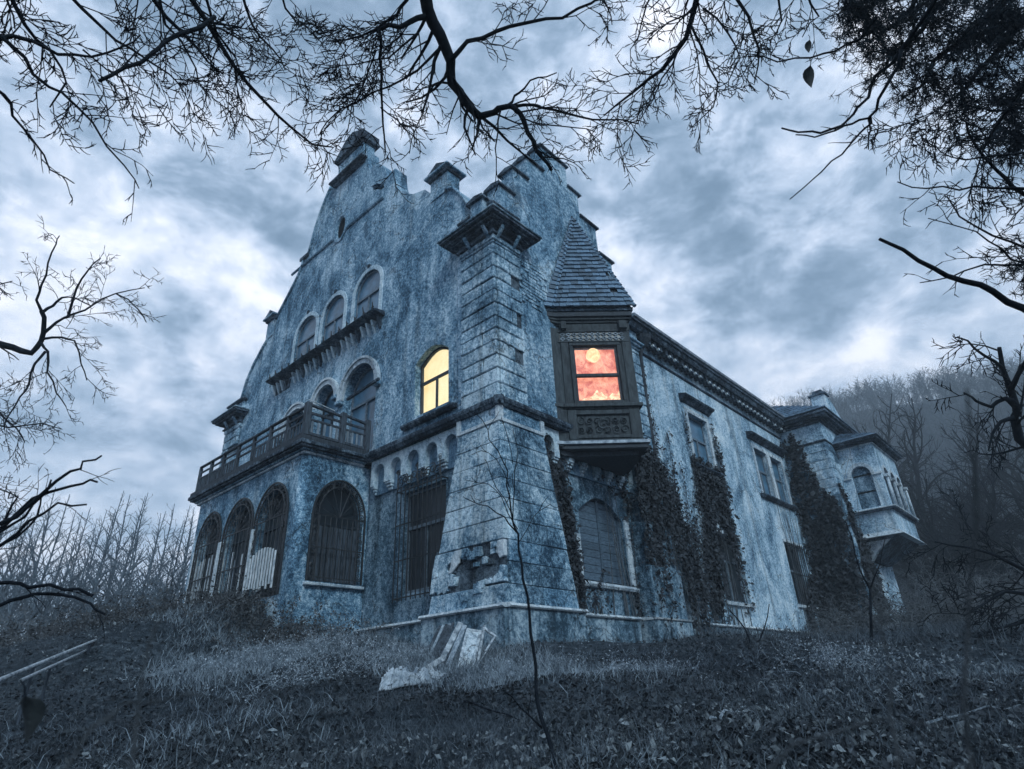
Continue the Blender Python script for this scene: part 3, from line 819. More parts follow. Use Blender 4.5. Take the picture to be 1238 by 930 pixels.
# --- right: ground floor arched window with board shutters
Fr = FY(YG)
w = window(Fr, AWo, .26, frame='frame_dark', glass='glass_black', fw=.06, name='window')
w['label'] = 'shuttered arched window under the oriel'
for (b0, b1) in ((3.32, 4.32), (4.35, 5.36)):
    zz = 1.8
    while zz < 4.0:
        h = .2
        cmid = abs(((b0 + b1) / 2) - 4.35) / 1.05
        top = 3.55 + .47 * math.sqrt(max(0, 1 - (abs((b0 + b1) / 2 - 4.35) / 1.06) ** 2))
        if zz + h > top: h = max(.03, top - zz)
        MB(Fr).box(b0 + .015, b1 - .015, .13 + rng.uniform(-.008, .008), .17, zz + .006, zz + h - .006).build('shutter_board', 'shutter', w)
        zz += .2
        if h < .19: break
for a in (3.36, 4.335, 5.32): MB(Fr).box(a - .045, a + .045, .10, .18, 1.77, 3.62 if a != 4.335 else 4.0).build('shutter_stile', 'shutter', w)
MB(Fr).profile([(.1, 1.60), (-.08, 1.60), (-.12, 1.66), (-.1, 1.72), (.1, 1.75)], 3.05, 5.7).build('sill', 'trim', w)
MB(Fr).box(3.06, 3.24, -.05, 0, 1.76, 2.9).build('jamb', 'trim', w)
MB(Fr).box(5.44, 5.66, -.05, 0, 1.76, 3.6).build('jamb', 'trim', w)

# --- right wing wall
YR = .2
W1 = rect(10.55, 12.1, 6.42, 8.50); W2a = rect(16.55, 17.95, 6.42, 8.55); W2b = rect(18.35, 19.75, 6.42, 8.55)
G3 = rect(11.05, 13.0, 1.72, 4.0); G4 = rect(17.7, 19.7, 2.0, 4.5)
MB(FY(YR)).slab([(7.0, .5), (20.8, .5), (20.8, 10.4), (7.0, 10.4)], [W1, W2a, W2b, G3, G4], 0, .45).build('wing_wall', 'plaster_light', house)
MB(FY(YR)).box(7.0, 20.8, .05, .45, -.8, .5).build('wing_wall', 'ground_wall', house)
def hooded(F, holes, a0, a1, z0, z1, lbl=None):
    for hh in holes:
        aa = [p[0] for p in hh]
        w = window(F, hh, .14, mull=[(min(aa) + max(aa)) / 2], trans=[z0 + (z1 - z0) * .56], frame='frame', glass='glass', fw=.07, bars=.04)
        if lbl: w['label'] = lbl
    sw = .17
    m = MB(F)
    m.slab([(a0 - sw, z0 - .02), (a1 + sw, z0 - .02), (a1 + sw, z1 + sw), (a0 - sw, z1 + sw)], [[(a + .0, z_) for a, z_ in hh] for hh in holes], -.06, 0)
    ww = m.build('window_surround', 'trim', w)
    MB(F).profile([(0, z1 + .34), (-.10, z1 + .36), (-.16, z1 + .44), (-.30, z1 + .5), (-.34, z1 + .56), (-.30, z1 + .60), (0, z1 + .68)], a0 - .38, a1 + .38).build('window_hood', 'dark_stone', w)
    MB(F).box(a0 - .22, a1 + .22, -.03, 0, z1 + .17, z1 + .34).build('lintel', 'plaster_light', w)
    MB(F).profile([(0, z0 - .2), (-.12, z0 - .18), (-.20, z0 - .10), (-.20, z0 - .04), (0, z0 - .02)], a0 - .3, a1 + .3).build('sill', 'dark_stone', w)
hooded(FY(YR), [W1], 10.55, 12.1, 6.42, 8.5, 'single hooded window with leaning casement')
hooded(FY(YR), [W2a, W2b], 16.55, 19.75, 6.42, 8.55)
for hh in (G3, G4):
    aa = [p[0] for p in hh]; zz = [p[1] for p in hh]
    w = window(FY(YR), hh, .2, mull=[sum(aa) / 4], trans=[min(zz) + 1.4], frame='frame', glass='glass_black', fw=.08, bars=.05)
    MB(FY(YR)).profile([(0, min(zz) - .16), (-.10, min(zz) - .14), (-.12, min(zz) - .04), (0, min(zz) - .02)], min(aa) - .15, max(aa) + .15).build('sill', 'trim', w)
    MB(FY(YR)).box(min(aa) - .1, max(aa) + .1, -.07, 0, max(zz) + .02, max(zz) + .14).build('lintel', 'trim', w)
gr = MB(FY(YR))
for i in range(9):
    a = 17.75 + i * .24; gr.tube([(a, -.12, 1.95), (a, -.12, 4.55)], .018, 4)
for zz in (2.1, 3.2, 4.4): gr.tube([(17.65, -.12, zz), (19.75, -.12, zz)], .02, 4)
gr.build('iron_grille', 'iron', house)
# main cornice of the wing: mouldings, modillions, gutter
FYR = FY(YR)
mould(FYR, [(0, 9.94), (-.05, 9.95), (-.08, 9.99), (-.03, 10.03), (0, 10.03)], 7.25, 20.5, 'moulding', 'dark_stone')
mould(FYR, [(0, 10.38), (-.08, 10.40), (-.12, 10.46), (.1, 10.50)], 7.25, 20.6, 'cornice', 'dark_stone')
cor = mould(FYR, [(.1, 10.50), (-.42, 10.50), (-.46, 10.56), (-.50, 10.66), (-.56, 10.70), (-.56, 10.76), (.1, 10.80)], 6.5, 20.75, 'cornice', 'dark_stone')
base = MB().box(-.075, .075, -.34, 0, -.22, 0).mesh('modillion', 'dark_stone')
hi = MB().box(-.055, .055, -.37, -.28, -.20, -.12).mesh('modillion_face', 'trim')
a = 7.5
while a < 20.5:
    o = bpy.data.objects.new('modillion', base); col.objects.link(o); o.parent = cor; o.location = (a, YR, 10.498)
    if rng.random() < .8:
        q = bpy.data.objects.new('boss', hi); col.objects.link(q); q.parent = cor; q.location = (a + .2, YR, 10.46)
    a += .40
mould(FYR, [(-.50, 10.80), (-.60, 10.84), (-.62, 10.93), (-.52, 10.95), (-.50, 10.88), (-.3, 10.86)], 6.6, 20.7, 'gutter', 'gutter')
mould(FYR, [(-.45, 10.9), (.6, 11.25), (.6, 11.15), (-.45, 10.86)], 6.9, 20.7, 'eaves_tiles', 'tile')
# small roof vents on the eaves line
for (px, py, w_, z_) in ((783, 385, .55, 11.2), (840, 431, .75, 11.15)):
    t = (z_ - CAM.z) / ray(px, py).z; p = CAM + ray(px, py) * t
    v_ = MB().box(p.x - w_ / 2, p.x + w_ / 2, .25, .25 + .6, 11.0, z_ + .12).build('roof_vent', 'plinth', house)
    MB().add([(p.x - w_ / 2 - .1, .13, z_ + .12), (p.x + w_ / 2 + .1, .13, z_ + .12), (p.x + w_ / 2 + .1, .95, z_ + .12), (p.x - w_ / 2 - .1, .95, z_ + .12), (p.x, .55, z_ + .42)], [(0, 1, 4), (1, 2, 4), (2, 3, 4), (3, 0, 4), (3, 2, 1, 0)]).build('vent_roof', 'dark_stone', v_)
# rain pipe in the corner beside the end pier
pp = MB(); pp.tube([(7.45, -.12, 10.2), (7.42, .05, 9.7), (7.40, .07, 8), (7.40, .07, 5.0), (7.42, .06, .9)], .07, 8)
pipe = pp.build('drain_pipe', 'wood', house, smooth=True)
MB().tube([(7.45, -.18, 10.42), (7.45, -.16, 10.3), (7.45, -.12, 10.0)], [.26, .25, .1], 8).build('rain_hopper', 'wood', pipe)
for zz in (9.0, 7.2, 5.4, 3.2): MB().tube([(7.40, .07, zz), (7.40, .07, zz + .06)], .09, 8).build('pipe_bracket', 'iron', pipe)
# end pier top: small curved cornice linking to the wing cornice
for o, za, zb in [(.04, 9.75, 9.84), (.14, 9.84, 9.92), (.22, 9.92, 10.0)]:
    MB().box(6.0 - o, 7.22 + o * .3, -.02 - o, .6, za, zb).build('moulding', 'plaster', house, bevel=.02)
MB().box(6.0, 7.22, -.02, .6, 10.0, 10.5).build('pier_frieze', 'plaster', house)
# lower storey of the end pier, mostly ivy
for z0, z1, o in ((.9, 2.3, .16), (2.3, 3.6, .08), (3.6, 5.5, .02)):
    MB().box(5.95 - o * 1.5, 7.25 + o, -.02 - o, .5, z0, z1 - .004).build('end_pier_base', 'ground_wall', house, bevel=.02)
MB().box(5.6, 7.5, -.24, .5, -.8, .86).build('plinth', 'plinth', house)
mould(FY(0), [(.2, .86), (-.28, .86), (-.30, .9), (.2, .95)], 5.58, 7.52, 'plinth_moulding', 'trim')

# --- far risalit with polygonal bay
YF = -1.8
XFs = 20.65
def px_box(x0, x1, y0, y1, z0, z1, name, m, par=house, bevel=.01): return MB().box(x0, x1, y0, y1, z0, z1).build(name, m, par, bevel=bevel)
fr_ = px_box(XFs + .07, 26.4, YF + .07, 1.0, -.6, 9.35, 'far_risalit', 'brick', bevel=0)
z = .9; k = 0
while z < 9.3:
    h = min(rng.uniform(.38, .5), 9.32 - z)
    # face towards -x
    cuts = [YF, YF + (.8 if k % 2 else 1.2), .19]
    for c0, c1 in zip(cuts[:-1], cuts[1:]):
        px_box(XFs - rng.uniform(0, .012), XFs + .1, c0 + .006, c1 - .006, z + .01, z + h - .01, 'stone_block', 'rust' if rng.random() < .5 else 'plaster_light', fr_)
    cuts = [XFs + .1, XFs + (.7 if k % 2 else 1.0), XFs + 1.55]
    for c0, c1 in zip(cuts[:-1], cuts[1:]):
        px_box(c0 + .006, c1 - .006, YF - rng.uniform(0, .012), YF + .1, z + .01, z + h - .01, 'stone_block', 'rust' if rng.random() < .4 else 'plaster_light', fr_)
    z += h; k += 1
px_box(XFs + 1.56, 26.4, YF + .03, YF + .3, -.6, 9.4, 'risalit_wall', 'plaster_light')
px_box(XFs - .02, 26.4, YF - .02, 1.2, 9.36, 9.44, 'moulding', 'dark_stone')
px_box(XFs + .02, 26.4, YF + .02, 1.2, 9.44, 10.3, 'risalit_frieze', 'plaster_light')
for o, za, zb in [(.08, 10.3, 10.4), (.2, 10.4, 10.5), (.38, 10.5, 10.62), (.5, 10.62, 10.7), (.45, 10.7, 10.78)]:
    px_box(XFs - o, 26.4 + o, YF - o, 1.4, za, zb, 'cornice', 'dark_stone')
# hipped tile roof and chimney over the risalit
hx0, hx1, hy0, hy1 = XFs - .5, 26.9, YF - .5, 6.5
hip = MB().add([(hx0, hy0, 10.8), (hx1, hy0, 10.8), (hx1, hy1, 10.8), (hx0, hy1, 10.8), (22.6, .8, 12.6), (24.7, .8, 12.6), (24.7, 4.0, 12.6), (22.6, 4, 12.6)],
       [(0, 1, 5, 4), (1, 2, 6, 5), (2, 3, 7, 6), (3, 0, 4, 7), (4, 5, 6, 7), (3, 2, 1, 0)]).build('hipped_roof', 'tile', house)
sl_ = Vector((22.6 - hx0, .8 - hy0, 1.8))
for i in range(9):  # visible tile courses
    t = i / 9
    xa = hx0 + (22.6 - hx0) * t; zt = 10.8 + 1.8 * t
    MB().tube([(xa, hy0 + (.8 - hy0) * t, zt + .03), (xa, hy1 + (4 - hy1) * t, zt + .03)], .035, 4).build('tile_course', 'tile', hip)
    MB().tube([(xa, hy0 + (.8 - hy0) * t, zt + .03), (hx1 + (24.7 - hx1) * t, hy0 + (.8 - hy0) * t, zt + .03)], .035, 4).build('tile_course', 'tile', hip)
pch = on_y(998, 490, -1.2)
ch = px_box(23.35, 23.95, -1.7, -1.0, 10.8, 12.85, 'chimney', 'plaster_light', bevel=.02)
px_box(23.25, 24.05, -1.8, -.9, 12.72, 12.82, 'chimney_cap', 'dark_stone', ch); px_box(23.45, 23.85, -1.6, -1.1, 12.82, 13.05, 'chimney_cap', 'dark_stone', ch)
MB().add([(23.95, -1.72, 10.8), (27.0, -1.72, 10.8), (23.95, -1.72, 12.8), (23.95, -1.0, 10.8), (27.0, -1.0, 10.8), (23.95, -1.0, 12.8)], [(0, 1, 2), (5, 4, 3), (0, 3, 4, 1), (1, 4, 5, 2), (2, 5, 3, 0)]).build('gable_slope', 'plaster_light', house)
# the bay: box on a corbel, arched windows
BX0, BX1, BY = 22.0, 26.1, -3.4
bay = px_box(BX0 + .1, BX1 - .1, BY + .3, YF, 5.7, 9.0, 'bay', 'ground_wall', bevel=0)
FL = FX(BX0); FRr = FY(BY)
wL = arch(-3.0, -2.15, 6.15, 7.7, .42)
MB(FX(BX0)).slab(rect(BY, YF + .02, 5.9, 9.05), [wL], 0, .28).build('bay_wall', 'plaster_light', bay)
frs = [(22.45, 23.35), (23.6, 24.5), (24.75, 25.65)]
MB(FY(BY)).slab(rect(BX0 + .285, BX1, 5.9, 9.05), [arch(a, b, 6.15, 7.6, .45) for a, b in frs], .003, .28).build('bay_wall', 'plaster_light', bay)
window(FX(BX0), wL, .12, trans=[6.9, 7.7], frame='frame_dark', glass='glass_black', fw=.05, bars=.02)
for a, b in frs: window(FY(BY), arch(a, b, 6.15, 7.6, .45), .12, trans=[7.6], frame='frame_dark', glass='glass_black', fw=.05, bars=.02)
hd = arch(-3.17, -1.98, 7.7, 7.7, .6, 16)[2:]; hi_ = arch(-3.0, -2.15, 7.7, 7.7, .42, 16)[2:]
MB(FX(BX0)).slab(hd + hi_[::-1], [], -.08, 0).build('arch_hood', 'trim', bay)
MB(FX(BX0)).box(BY - .05, -3.02, -.07, 0, 7.6, 7.7).build('impost', 'trim', bay); MB(FX(BX0)).box(-2.13, YF, -.07, 0, 7.6, 7.7).build('impost', 'trim', bay)
for a, b in frs:
    h_ = arch(a - .12, b + .12, 7.6, 7.6, .57, 14)[2:]; i_ = arch(a, b, 7.6, 7.6, .45, 14)[2:]
    MB(FY(BY)).slab(h_ + i_[::-1], [], -.06, 0).build('arch_hood', 'trim', bay)
for a in (22.35, 23.475, 24.625, 25.75):
    MB().tube([(a, BY - .12, 6.1), (a, BY - .12, 7.5)], [.08, .065], 8).build('colonnette', 'trim', bay, smooth=True)
    MB().box(a - .12, a + .12, BY - .22, BY, 7.48, 7.6).build('capital', 'trim', bay)
def ring_box(x0, x1, y0, y1, z0, z1, name, m, par): return MB().box(x0, x1, y0, y1, z0, z1).build(name, m, par, bevel=.012)
ring_box(BX0 - .12, BX1 + .12, BY - .16, YF, 5.92, 6.02, 'bay_sill', 'dark_stone', bay); ring_box(BX0 - .16, BX1 + .16, BY - .2, YF, 6.02, 6.08, 'bay_sill', 'trim', bay)
MB().hexa([(BX0 + .02, BY + .02, 5.0), (BX1 - .02, BY + .02, 5.0), (BX1 - .02, YF, 5.0), (BX0 + .02, YF, 5.0), (BX0 + .02, BY + .02, 5.92), (BX1 - .02, BY + .02, 5.92), (BX1 - .02, YF, 5.92), (BX0 + .02, YF, 5.92)]).build('bay_apron', 'plaster_light', bay)
MB().hexa([(BX0 - .15, BY - .18, 4.82), (BX1 + .15, BY - .18, 4.82), (BX1 + .15, YF, 4.82), (BX0 - .15, YF, 4.82), (BX0 - .02, BY - .02, 5.02), (BX1 + .02, BY - .02, 5.02), (BX1 + .02, YF, 5.02), (BX0 - .02, YF, 5.02)]).build('bay_base_moulding', 'trim', bay)
MB().hexa([(BX0 + .9, YF - .2, 3.9), (BX1 - .9, YF - .2, 3.9), (BX1 - .9, YF, 3.9), (BX0 + .9, YF, 3.9), (BX0 + .1, BY + .1, 4.82), (BX1 - .1, BY + .1, 4.82), (BX1 - .1, YF, 4.82), (BX0 + .1, YF, 4.82)]).build('bay_corbel', 'dark_stone', bay)
MB().profile([(0, 3.7), (-.5, 4.3), (-1.3, 4.8), (0, 4.8)], BX0 + .2, BX0 + .5) .build('bay_bracket', 'trim', bay).location = (0, YF, 0)
for o, za, zb, mm in [(.06, 9.05, 9.13, 'trim'), (.18, 9.13, 9.22, 'dark_stone'), (.34, 9.22, 9.32, 'dark_stone'), (.40, 9.32, 9.38, 'dark_stone')]:
    ring_box(BX0 - o, BX1 + o, BY - o, YF, za, zb, 'bay_cornice', mm, bay)
broof = MB().add([(BX0 - .4, BY - .4, 9.38), (BX1 + .4, BY - .4, 9.38), (BX1 + .4, YF, 9.38), (BX0 - .4, YF, 9.38), (BX0 + 1.1, YF, 10.25), (BX1 - 1.1, YF, 10.25)], [(0, 1, 5, 4), (1, 2, 5), (3, 0, 4), (2, 3, 4, 5), (3, 2, 1, 0)]).build('bay_roof', 'tile', bay)
for i in range(1, 7):
    t = i / 7
    p0 = (BX0 - .4 + 1.5 * t, BY - .4 + (YF - BY + .4) * t, 9.41 + .87 * t)
    MB().tube([p0, (BX0 - .4 + 1.5 * t, YF, p0[2])], .03, 4).build('tile_course', 'tile', bay)
    MB().tube([p0, (BX1 + .4 - 1.5 * t, p0[1], p0[2])], .03, 4).build('tile_course', 'tile', bay)

# ================================================================ porch with the balcony on top
PX, PY0, PY1 = -1.85, 5.70, 12.45
ZB = 1.0
po = MB(FX(PX))
PA = [(6.22, 8.02), (8.22, 10.02), (10.32, 12.0)]
pa_h = [arch(a, b, 1.75, 3.85, .98) for a, b in PA]
po.slab([(PY0 + .2, ZB - 1.2), (PY1, ZB - 1.2), (PY1, 5.42), (PY0 + .2, 5.42)], pa_h, 0, .38)
porch = po.build('porch', 'plaster', house)
PR = arch(-1.40, .16, 2.06, 3.80, 1.0)
MB(FY(PY0)).slab([(PX + .385, ZB - 1.2), (XG + .2, ZB - 1.2), (XG + .2, 5.42), (PX + .385, 5.42)], [], .3, .38).build('porch_wall', 'ground_wall', porch)
MB(FY(PY0 - .003)).slab([(PX + .2, ZB - 1.2), (XG - .02, ZB - 1.2), (XG - .02, 5.42), (PX + .2, 5.42)], [PR], 0, .3).build('porch_wall', 'plaster', porch)
# rounded corner of the porch
MB().tube([(PX + .203, PY0 + .20, -.2), (PX + .203, PY0 + .20, 5.42)], .2035, 24).build('corner_roll', 'plaster', porch, smooth=True)
MB().box(PX + .1, XG, PY1 - .1, PY1, -.2, 5.42).build('porch_wall', 'plaster', porch)
# slab steps
for (o, za, zb, m) in [(.06, 5.42, 5.49, 'trim'), (.12, 5.49, 5.55, 'plaster'), (.24, 5.55, 5.61, 'dark_stone'), (.30, 5.61, 5.72, 'dark_stone'), (.26, 5.72, 5.86, 'wood')]:
    MB().box(PX - o, .08, PY0 - o, PY1 + o + .15, za, zb).build('balcony_slab', m, porch, bevel=.012)
# openings: dark glazing, scroll grilles, pale boards
def grille(F, outl, n, scrollz, parent, a0, a1, z0, zs, r, nb=8):
    g_ = MB(F)
    rim = arch(a0 - .05, a1 + .05, z0, zs, r + .05, 20)
    g_.tube([(a, n, z_) for a, z_ in rim[1:] + [rim[0]]], .03, 4)
    rim2 = arch(a0 + .13, a1 - .13, z0, zs, r - .14, 20)
    g_.tube([(a, n, z_) for a, z_ in rim2[1:] + [rim2[0]]], .018, 4)
    for i in range(1, nb):
        a = a0 + (a1 - a0) * i / nb
        g_.tube([(a, n, z0), (a, n, zs)], .014, 3)
    for z_ in (z0 + .1, (z0 + zs) / 2, zs):
        g_.tube([(a0, n, z_), (a1, n, z_)], .022, 4)
    k = 13
    cm = (a0 + a1) / 2
    for i in range(k):
        th = math.pi * (i + .5) / k
        c = (cm + (abs(a1 - a0) / 2 - .05) * math.cos(th), zs + (r - .05) * math.sin(th))
        scroll(g_, c, .10, n, flip=1 if i % 2 else -1, ph=th, rr=.013)
    for i in range(7):
        th = math.pi * (i + .5) / 7
        g_.tube([(cm, n, zs), (cm + (abs(a1 - a0) / 2 - .15) * math.cos(th), n, zs + (r - .15) * math.sin(th))], .012, 3)
        if scrollz: scroll(g_, (cm + .5 * math.cos(th), zs + .5 * math.sin(th)), .14, n, flip=1 if i % 2 else -1, ph=i * 2, rr=.013)
    for i in range(8):
        z_ = z0 + .2 + i * (zs - z0 - .2) / 8
        for a in (a0 + .07, a1 - .07): scroll(g_, (a, z_), .07, n, flip=1 if i % 2 else -1, ph=i, rr=.012)
    return g_.build('iron_grille', 'iron', parent)
FP = FX(PX)
for i, (a, b) in enumerate(PA):
    w = window(FP, arch(a + .0, b - .0, 1.75, 3.85, .98), .26, mull=[(a + b) / 2], trans=[3.7], frame='frame_dark', glass='glass_black', fw=.09, name='porch_window', bars=.05)
    grille(FP, None, -.05, True, porch, a, b, 1.75, 3.85, .98)
    pil = MB(FP)
    if i == 2:
        for j in range(9):
            y = a + .12 + j * .2
            if j in (3,): continue
            MB(FP).box(y, y + .10, -.02, .01, 1.75, 3.35 + rng.uniform(-.1, .1)).build('board', 'white_wood', w, bevel=.005)
    if i == 1:
        for j in (0, 1, 3, 4, 6, 7):
            y = a + .15 + j * .21
            MB(FP).box(y, y + .07, -.02, .01, 1.75, 3.2 + rng.uniform(-.2, .2)).build('board', 'white_wood' if j % 3 else 'grey_wood', w, bevel=.005)
    if i == 0:
        for j in range(11):
            y = a + .12 + j * .155
            zt = 2.72 + .32 * math.sin(math.pi * (10 - j + 1) / 13)
            MB(FP).box(y, y + .07, -.16, -.13, 2.0 + rng.uniform(-.1, .05), zt).build('paling', 'white_wood', w, bevel=.005)
    # pale board pilasters between the arches
for y0 in (8.04, 10.06, 10.2, 12.04):
    MB(FP).box(y0, y0 + .10, -.08, 0, 1.6, 3.75).build('pilaster_board', 'trim', porch, bevel=.01)
FPR = FY(PY0)
w = window(FPR, PR, .2, mull=[-.62], trans=[3.62], frame='frame_dark', glass='glass_black', fw=.10, name='porch_window', bars=.05)
grille(FPR, None, -.06, False, porch, -1.40, .16, 2.06, 3.80, 1.0, nb=9)
for j in range(9):
    x = -1.3 + j * .16
    MB(FPR).box(x, x + .13, .12, .15, 2.1, 3.55).build('board', 'wood', w, bevel=.005)
MB(FPR).box(-1.5, .3, -.12, .02, 1.94, 2.02).build('sill', 'trim', w, bevel=.015)
rm = MB(FPR)
rr_ = arch(-1.5, .26, 3.8, 3.8, 1.12, 22)[2:]; ri_ = arch(-1.42, .18, 3.8, 3.8, 1.02, 22)[2:]
rm.slab(rr_ + ri_[::-1], [], -.04, 0).build('arch_hood', 'plaster', w)
# balustrade
bal = thing('balcony_balustrade', 'dark sagging timber balustrade round the balcony above the arched porch', 'railing', (-1.95, 9, 5.86))
def rail(p, q, w, h, name, m='wood', par=bal, bev=.012):
    p, q = Vector(p), Vector(q); d = (q - p); L = d.length; d.normalize()
    s = Vector((-d.y, d.x, 0)).normalized(); up = d.cross(s) * -1
    if up.z < 0: up = -up
    v = [p - s * w / 2 - up * h / 2, p + s * w / 2 - up * h / 2, q + s * w / 2 - up * h / 2, q - s * w / 2 - up * h / 2]
    v += [x + up * h for x in v]
    return MB().hexa([tuple(x) for x in v]).build(name, m, par, bevel=bev)
FXB = -2.0; YB = 5.52; ZS = 5.86
posts = [5.52, 6.55, 7.6, 8.65, 9.7, 10.75, 11.7, 12.6]
for i, y in enumerate(posts):
    big = i == 0
    s_ = .085 if big else .05
    MB().box(FXB - s_, FXB + s_, y - s_, y + s_, ZS, ZS + (1.02 if big else .9) + rng.uniform(-.03, .02)).build('post', 'wood', bal, bevel=.012)
for i in range(7):
    y0, y1 = posts[i] + .06, posts[i + 1] - .06
    dz = rng.uniform(-.02, .02)
    rail((FXB - .02, y0 - .05, ZS + .88), (FXB - .02, y1 + .05, ZS + .88 + dz), .10, .06, 'handrail')
    rail((FXB, y0, ZS + .68), (FXB, y1, ZS + .68 + dz), .05, .07, 'rail')
    rail((FXB, y0, ZS + .47), (FXB, y1, ZS + .47 + dz), .05, .07, 'rail')
    rail((FXB, y0, ZS + .10), (FXB, y1, ZS + .10), .05, .07, 'rail')
    if i not in (3,):
        for j in range(5):
            y = y0 + .1 + j * (y1 - y0 - .2) / 4
            MB().box(FXB - .02, FXB + .02, y - .035, y + .035, ZS + .13, ZS + .45).build('baluster', 'wood', bal, bevel=.006)
for x, y in ((-.85, YB), (.0, YB)):
    MB().box(x - .08, x + .08, y - .08, y + .08, ZS, ZS + 1.0).build('post', 'wood', bal, bevel=.012)
for x0, x1 in ((-1.92, -.93), (-.77, -.08)):
    rail((x0, YB, ZS + .94), (x1, YB, ZS + .88), .09, .07, 'handrail')
    rail((x0, YB, ZS + .70), (x1, YB, ZS + .70), .05, .08, 'rail')
    rail((x0, YB, ZS + .50), (x1, YB, ZS + .50), .05, .07, 'rail')
    rail((x0, YB, ZS + .08), (x1, YB, ZS + .08), .05, .09, 'rail')
    n_ = 5 if x0 < -1 else 4
    for j in range(n_):
        x = x0 + .1 + j * (x1 - x0 - .2) / (n_ - 1)
        MB().box(x - .035, x + .035, YB - .02, YB + .02, ZS + .12, ZS + .47).build('baluster', 'grey_wood', bal, bevel=.006)
tag(rail(on_y(373, 483, 5.6), on_y(405, 497, 5.6), .03, .03, 'loose_batten', 'white_wood', None), 'thin pale batten hanging loose on the corner of the balcony balustrade', 'batten')

# ================================================================ the lit corner oriel
A0_ = Vector((2.62, .10, 0)); dr = Vector((.7071, -.7071, 0)); B_ = A0_ + dr * 2.17; A_ = A0_ + dr * .14
FO = FD((A0_.x, A0_.y), (dr.x, dr.y))      # n positive = towards +x+y, into the house
C_ = Vector((B_.x + 1.5, .14, 0))
orl = MB().add([(A_.x + .2, .14, 5.3), (B_.x - .05, B_.y + .2, 5.3), (C_.x, .14, 5.3), (A_.x + .2, .14, 5.9), (B_.x - .05, B_.y + .2, 5.9), (C_.x, .14, 5.9)], [(0, 1, 2), (5, 4, 3), (0, 3, 4, 1), (1, 4, 5, 2), (2, 5, 3, 0)]).build('oriel', 'oriel_wood', house)
def opart(a0, a1, n0, n1, z0, z1, name, m='oriel_wood', bevel=.012): return MB(FO).box(a0, a1, n0, n1, z0, z1).build(name, m, orl, bevel=bevel)
OW = (.47, 1.76, 6.42, 8.20)
MB(FO).slab(rect(.14, 2.17, 6.25, 8.8), [rect(*OW)], 0, .12).build('front_panel', 'oriel_wood', orl)
# the far side and the short near side
MB().slab([(0, 6.25), (2.2, 6.25), (2.2, 8.8), (0, 8.8)], [], 0, .1)
FO2 = FD((B_.x, B_.y), (.7071, .7071))
MB(FO2).box(0, 2.2, .0, .1, 5.2, 8.8).build('side_panel', 'oriel_wood', orl)
MB().hexa([(A_.x - .34, .14, 5.2), (A_.x + .005, A_.y + .0, 5.2), (A_.x + .25, .2, 5.2), (A_.x, .3, 5.2), (A_.x - .34, .14, 8.8), (A_.x + .005, A_.y + .0, 8.8), (A_.x + .25, .2, 8.8), (A_.x, .3, 8.8)]).build('side_panel', 'oriel_wood', orl)
opart(.12, .34, -.035, 0, 6.3, 8.7, 'corner_board'); opart(1.92, 2.19, -.035, 0, 6.3, 8.7, 'corner_board')
for (a0, a1, z0, z1) in [(OW[0] - .1, OW[1] + .1, OW[3], OW[3] + .1), (OW[0] - .1, OW[0], OW[2], OW[3]), (OW[1], OW[1] + .1, OW[2], OW[3]), (OW[0] - .1, OW[1] + .1, OW[2] - .08, OW[2])]:
    opart(a0, a1, -.05, .02, z0, z1, 'casing')
ow = MB(FO).slab(rect(*OW), [rect(OW[0] + .05, OW[1] - .05, OW[2] + .05, OW[3] - .05)], .02, .07)
owo = ow.build('window', 'frame_dark', orl); owo['label'] = 'lit sash window glowing red'
opart(OW[0] + .03, OW[1] - .03, -.01, .08, 7.20, 7.30, 'transom', 'oriel_wood')
opart(OW[0] + .05, OW[1] - .05, .04, .045, OW[2] + .05, OW[3] - .05, 'pane', 'clear', 0)
opart(OW[0] + .05, OW[1] - .05, .16, .17, 6.46, 8.16, 'curtain', 'glow_red', 0)
MB(FO).tube([(1.07 + .0, .135, 7.74), (1.07, .135, 7.78), (1.07, .135, 7.86), (1.07, .135, 7.98), (1.07, .135, 8.10), (1.07, .135, 8.15)], [.04, .13, .20, .21, .16, .10], 14).build('lamp_globe', 'glow_lamp', orl, smooth=True)
lace = [(OW[0] + .05, 6.47), (OW[1] - .05, 6.47), (OW[1] - .05, 6.80), (1.62, 6.70), (1.50, 6.74), (1.38, 6.62), (1.28, 6.66), (1.2, 6.78), (1.13, 6.74), (1.08, 6.86), (1.03, 6.80), (.96, 6.70), (.88, 6.64), (.8, 6.58), (.7, 6.60), (.6, 6.53)]
MB(FO).slab(lace, [], .150, .158).build('lace', 'glow_lace', orl)
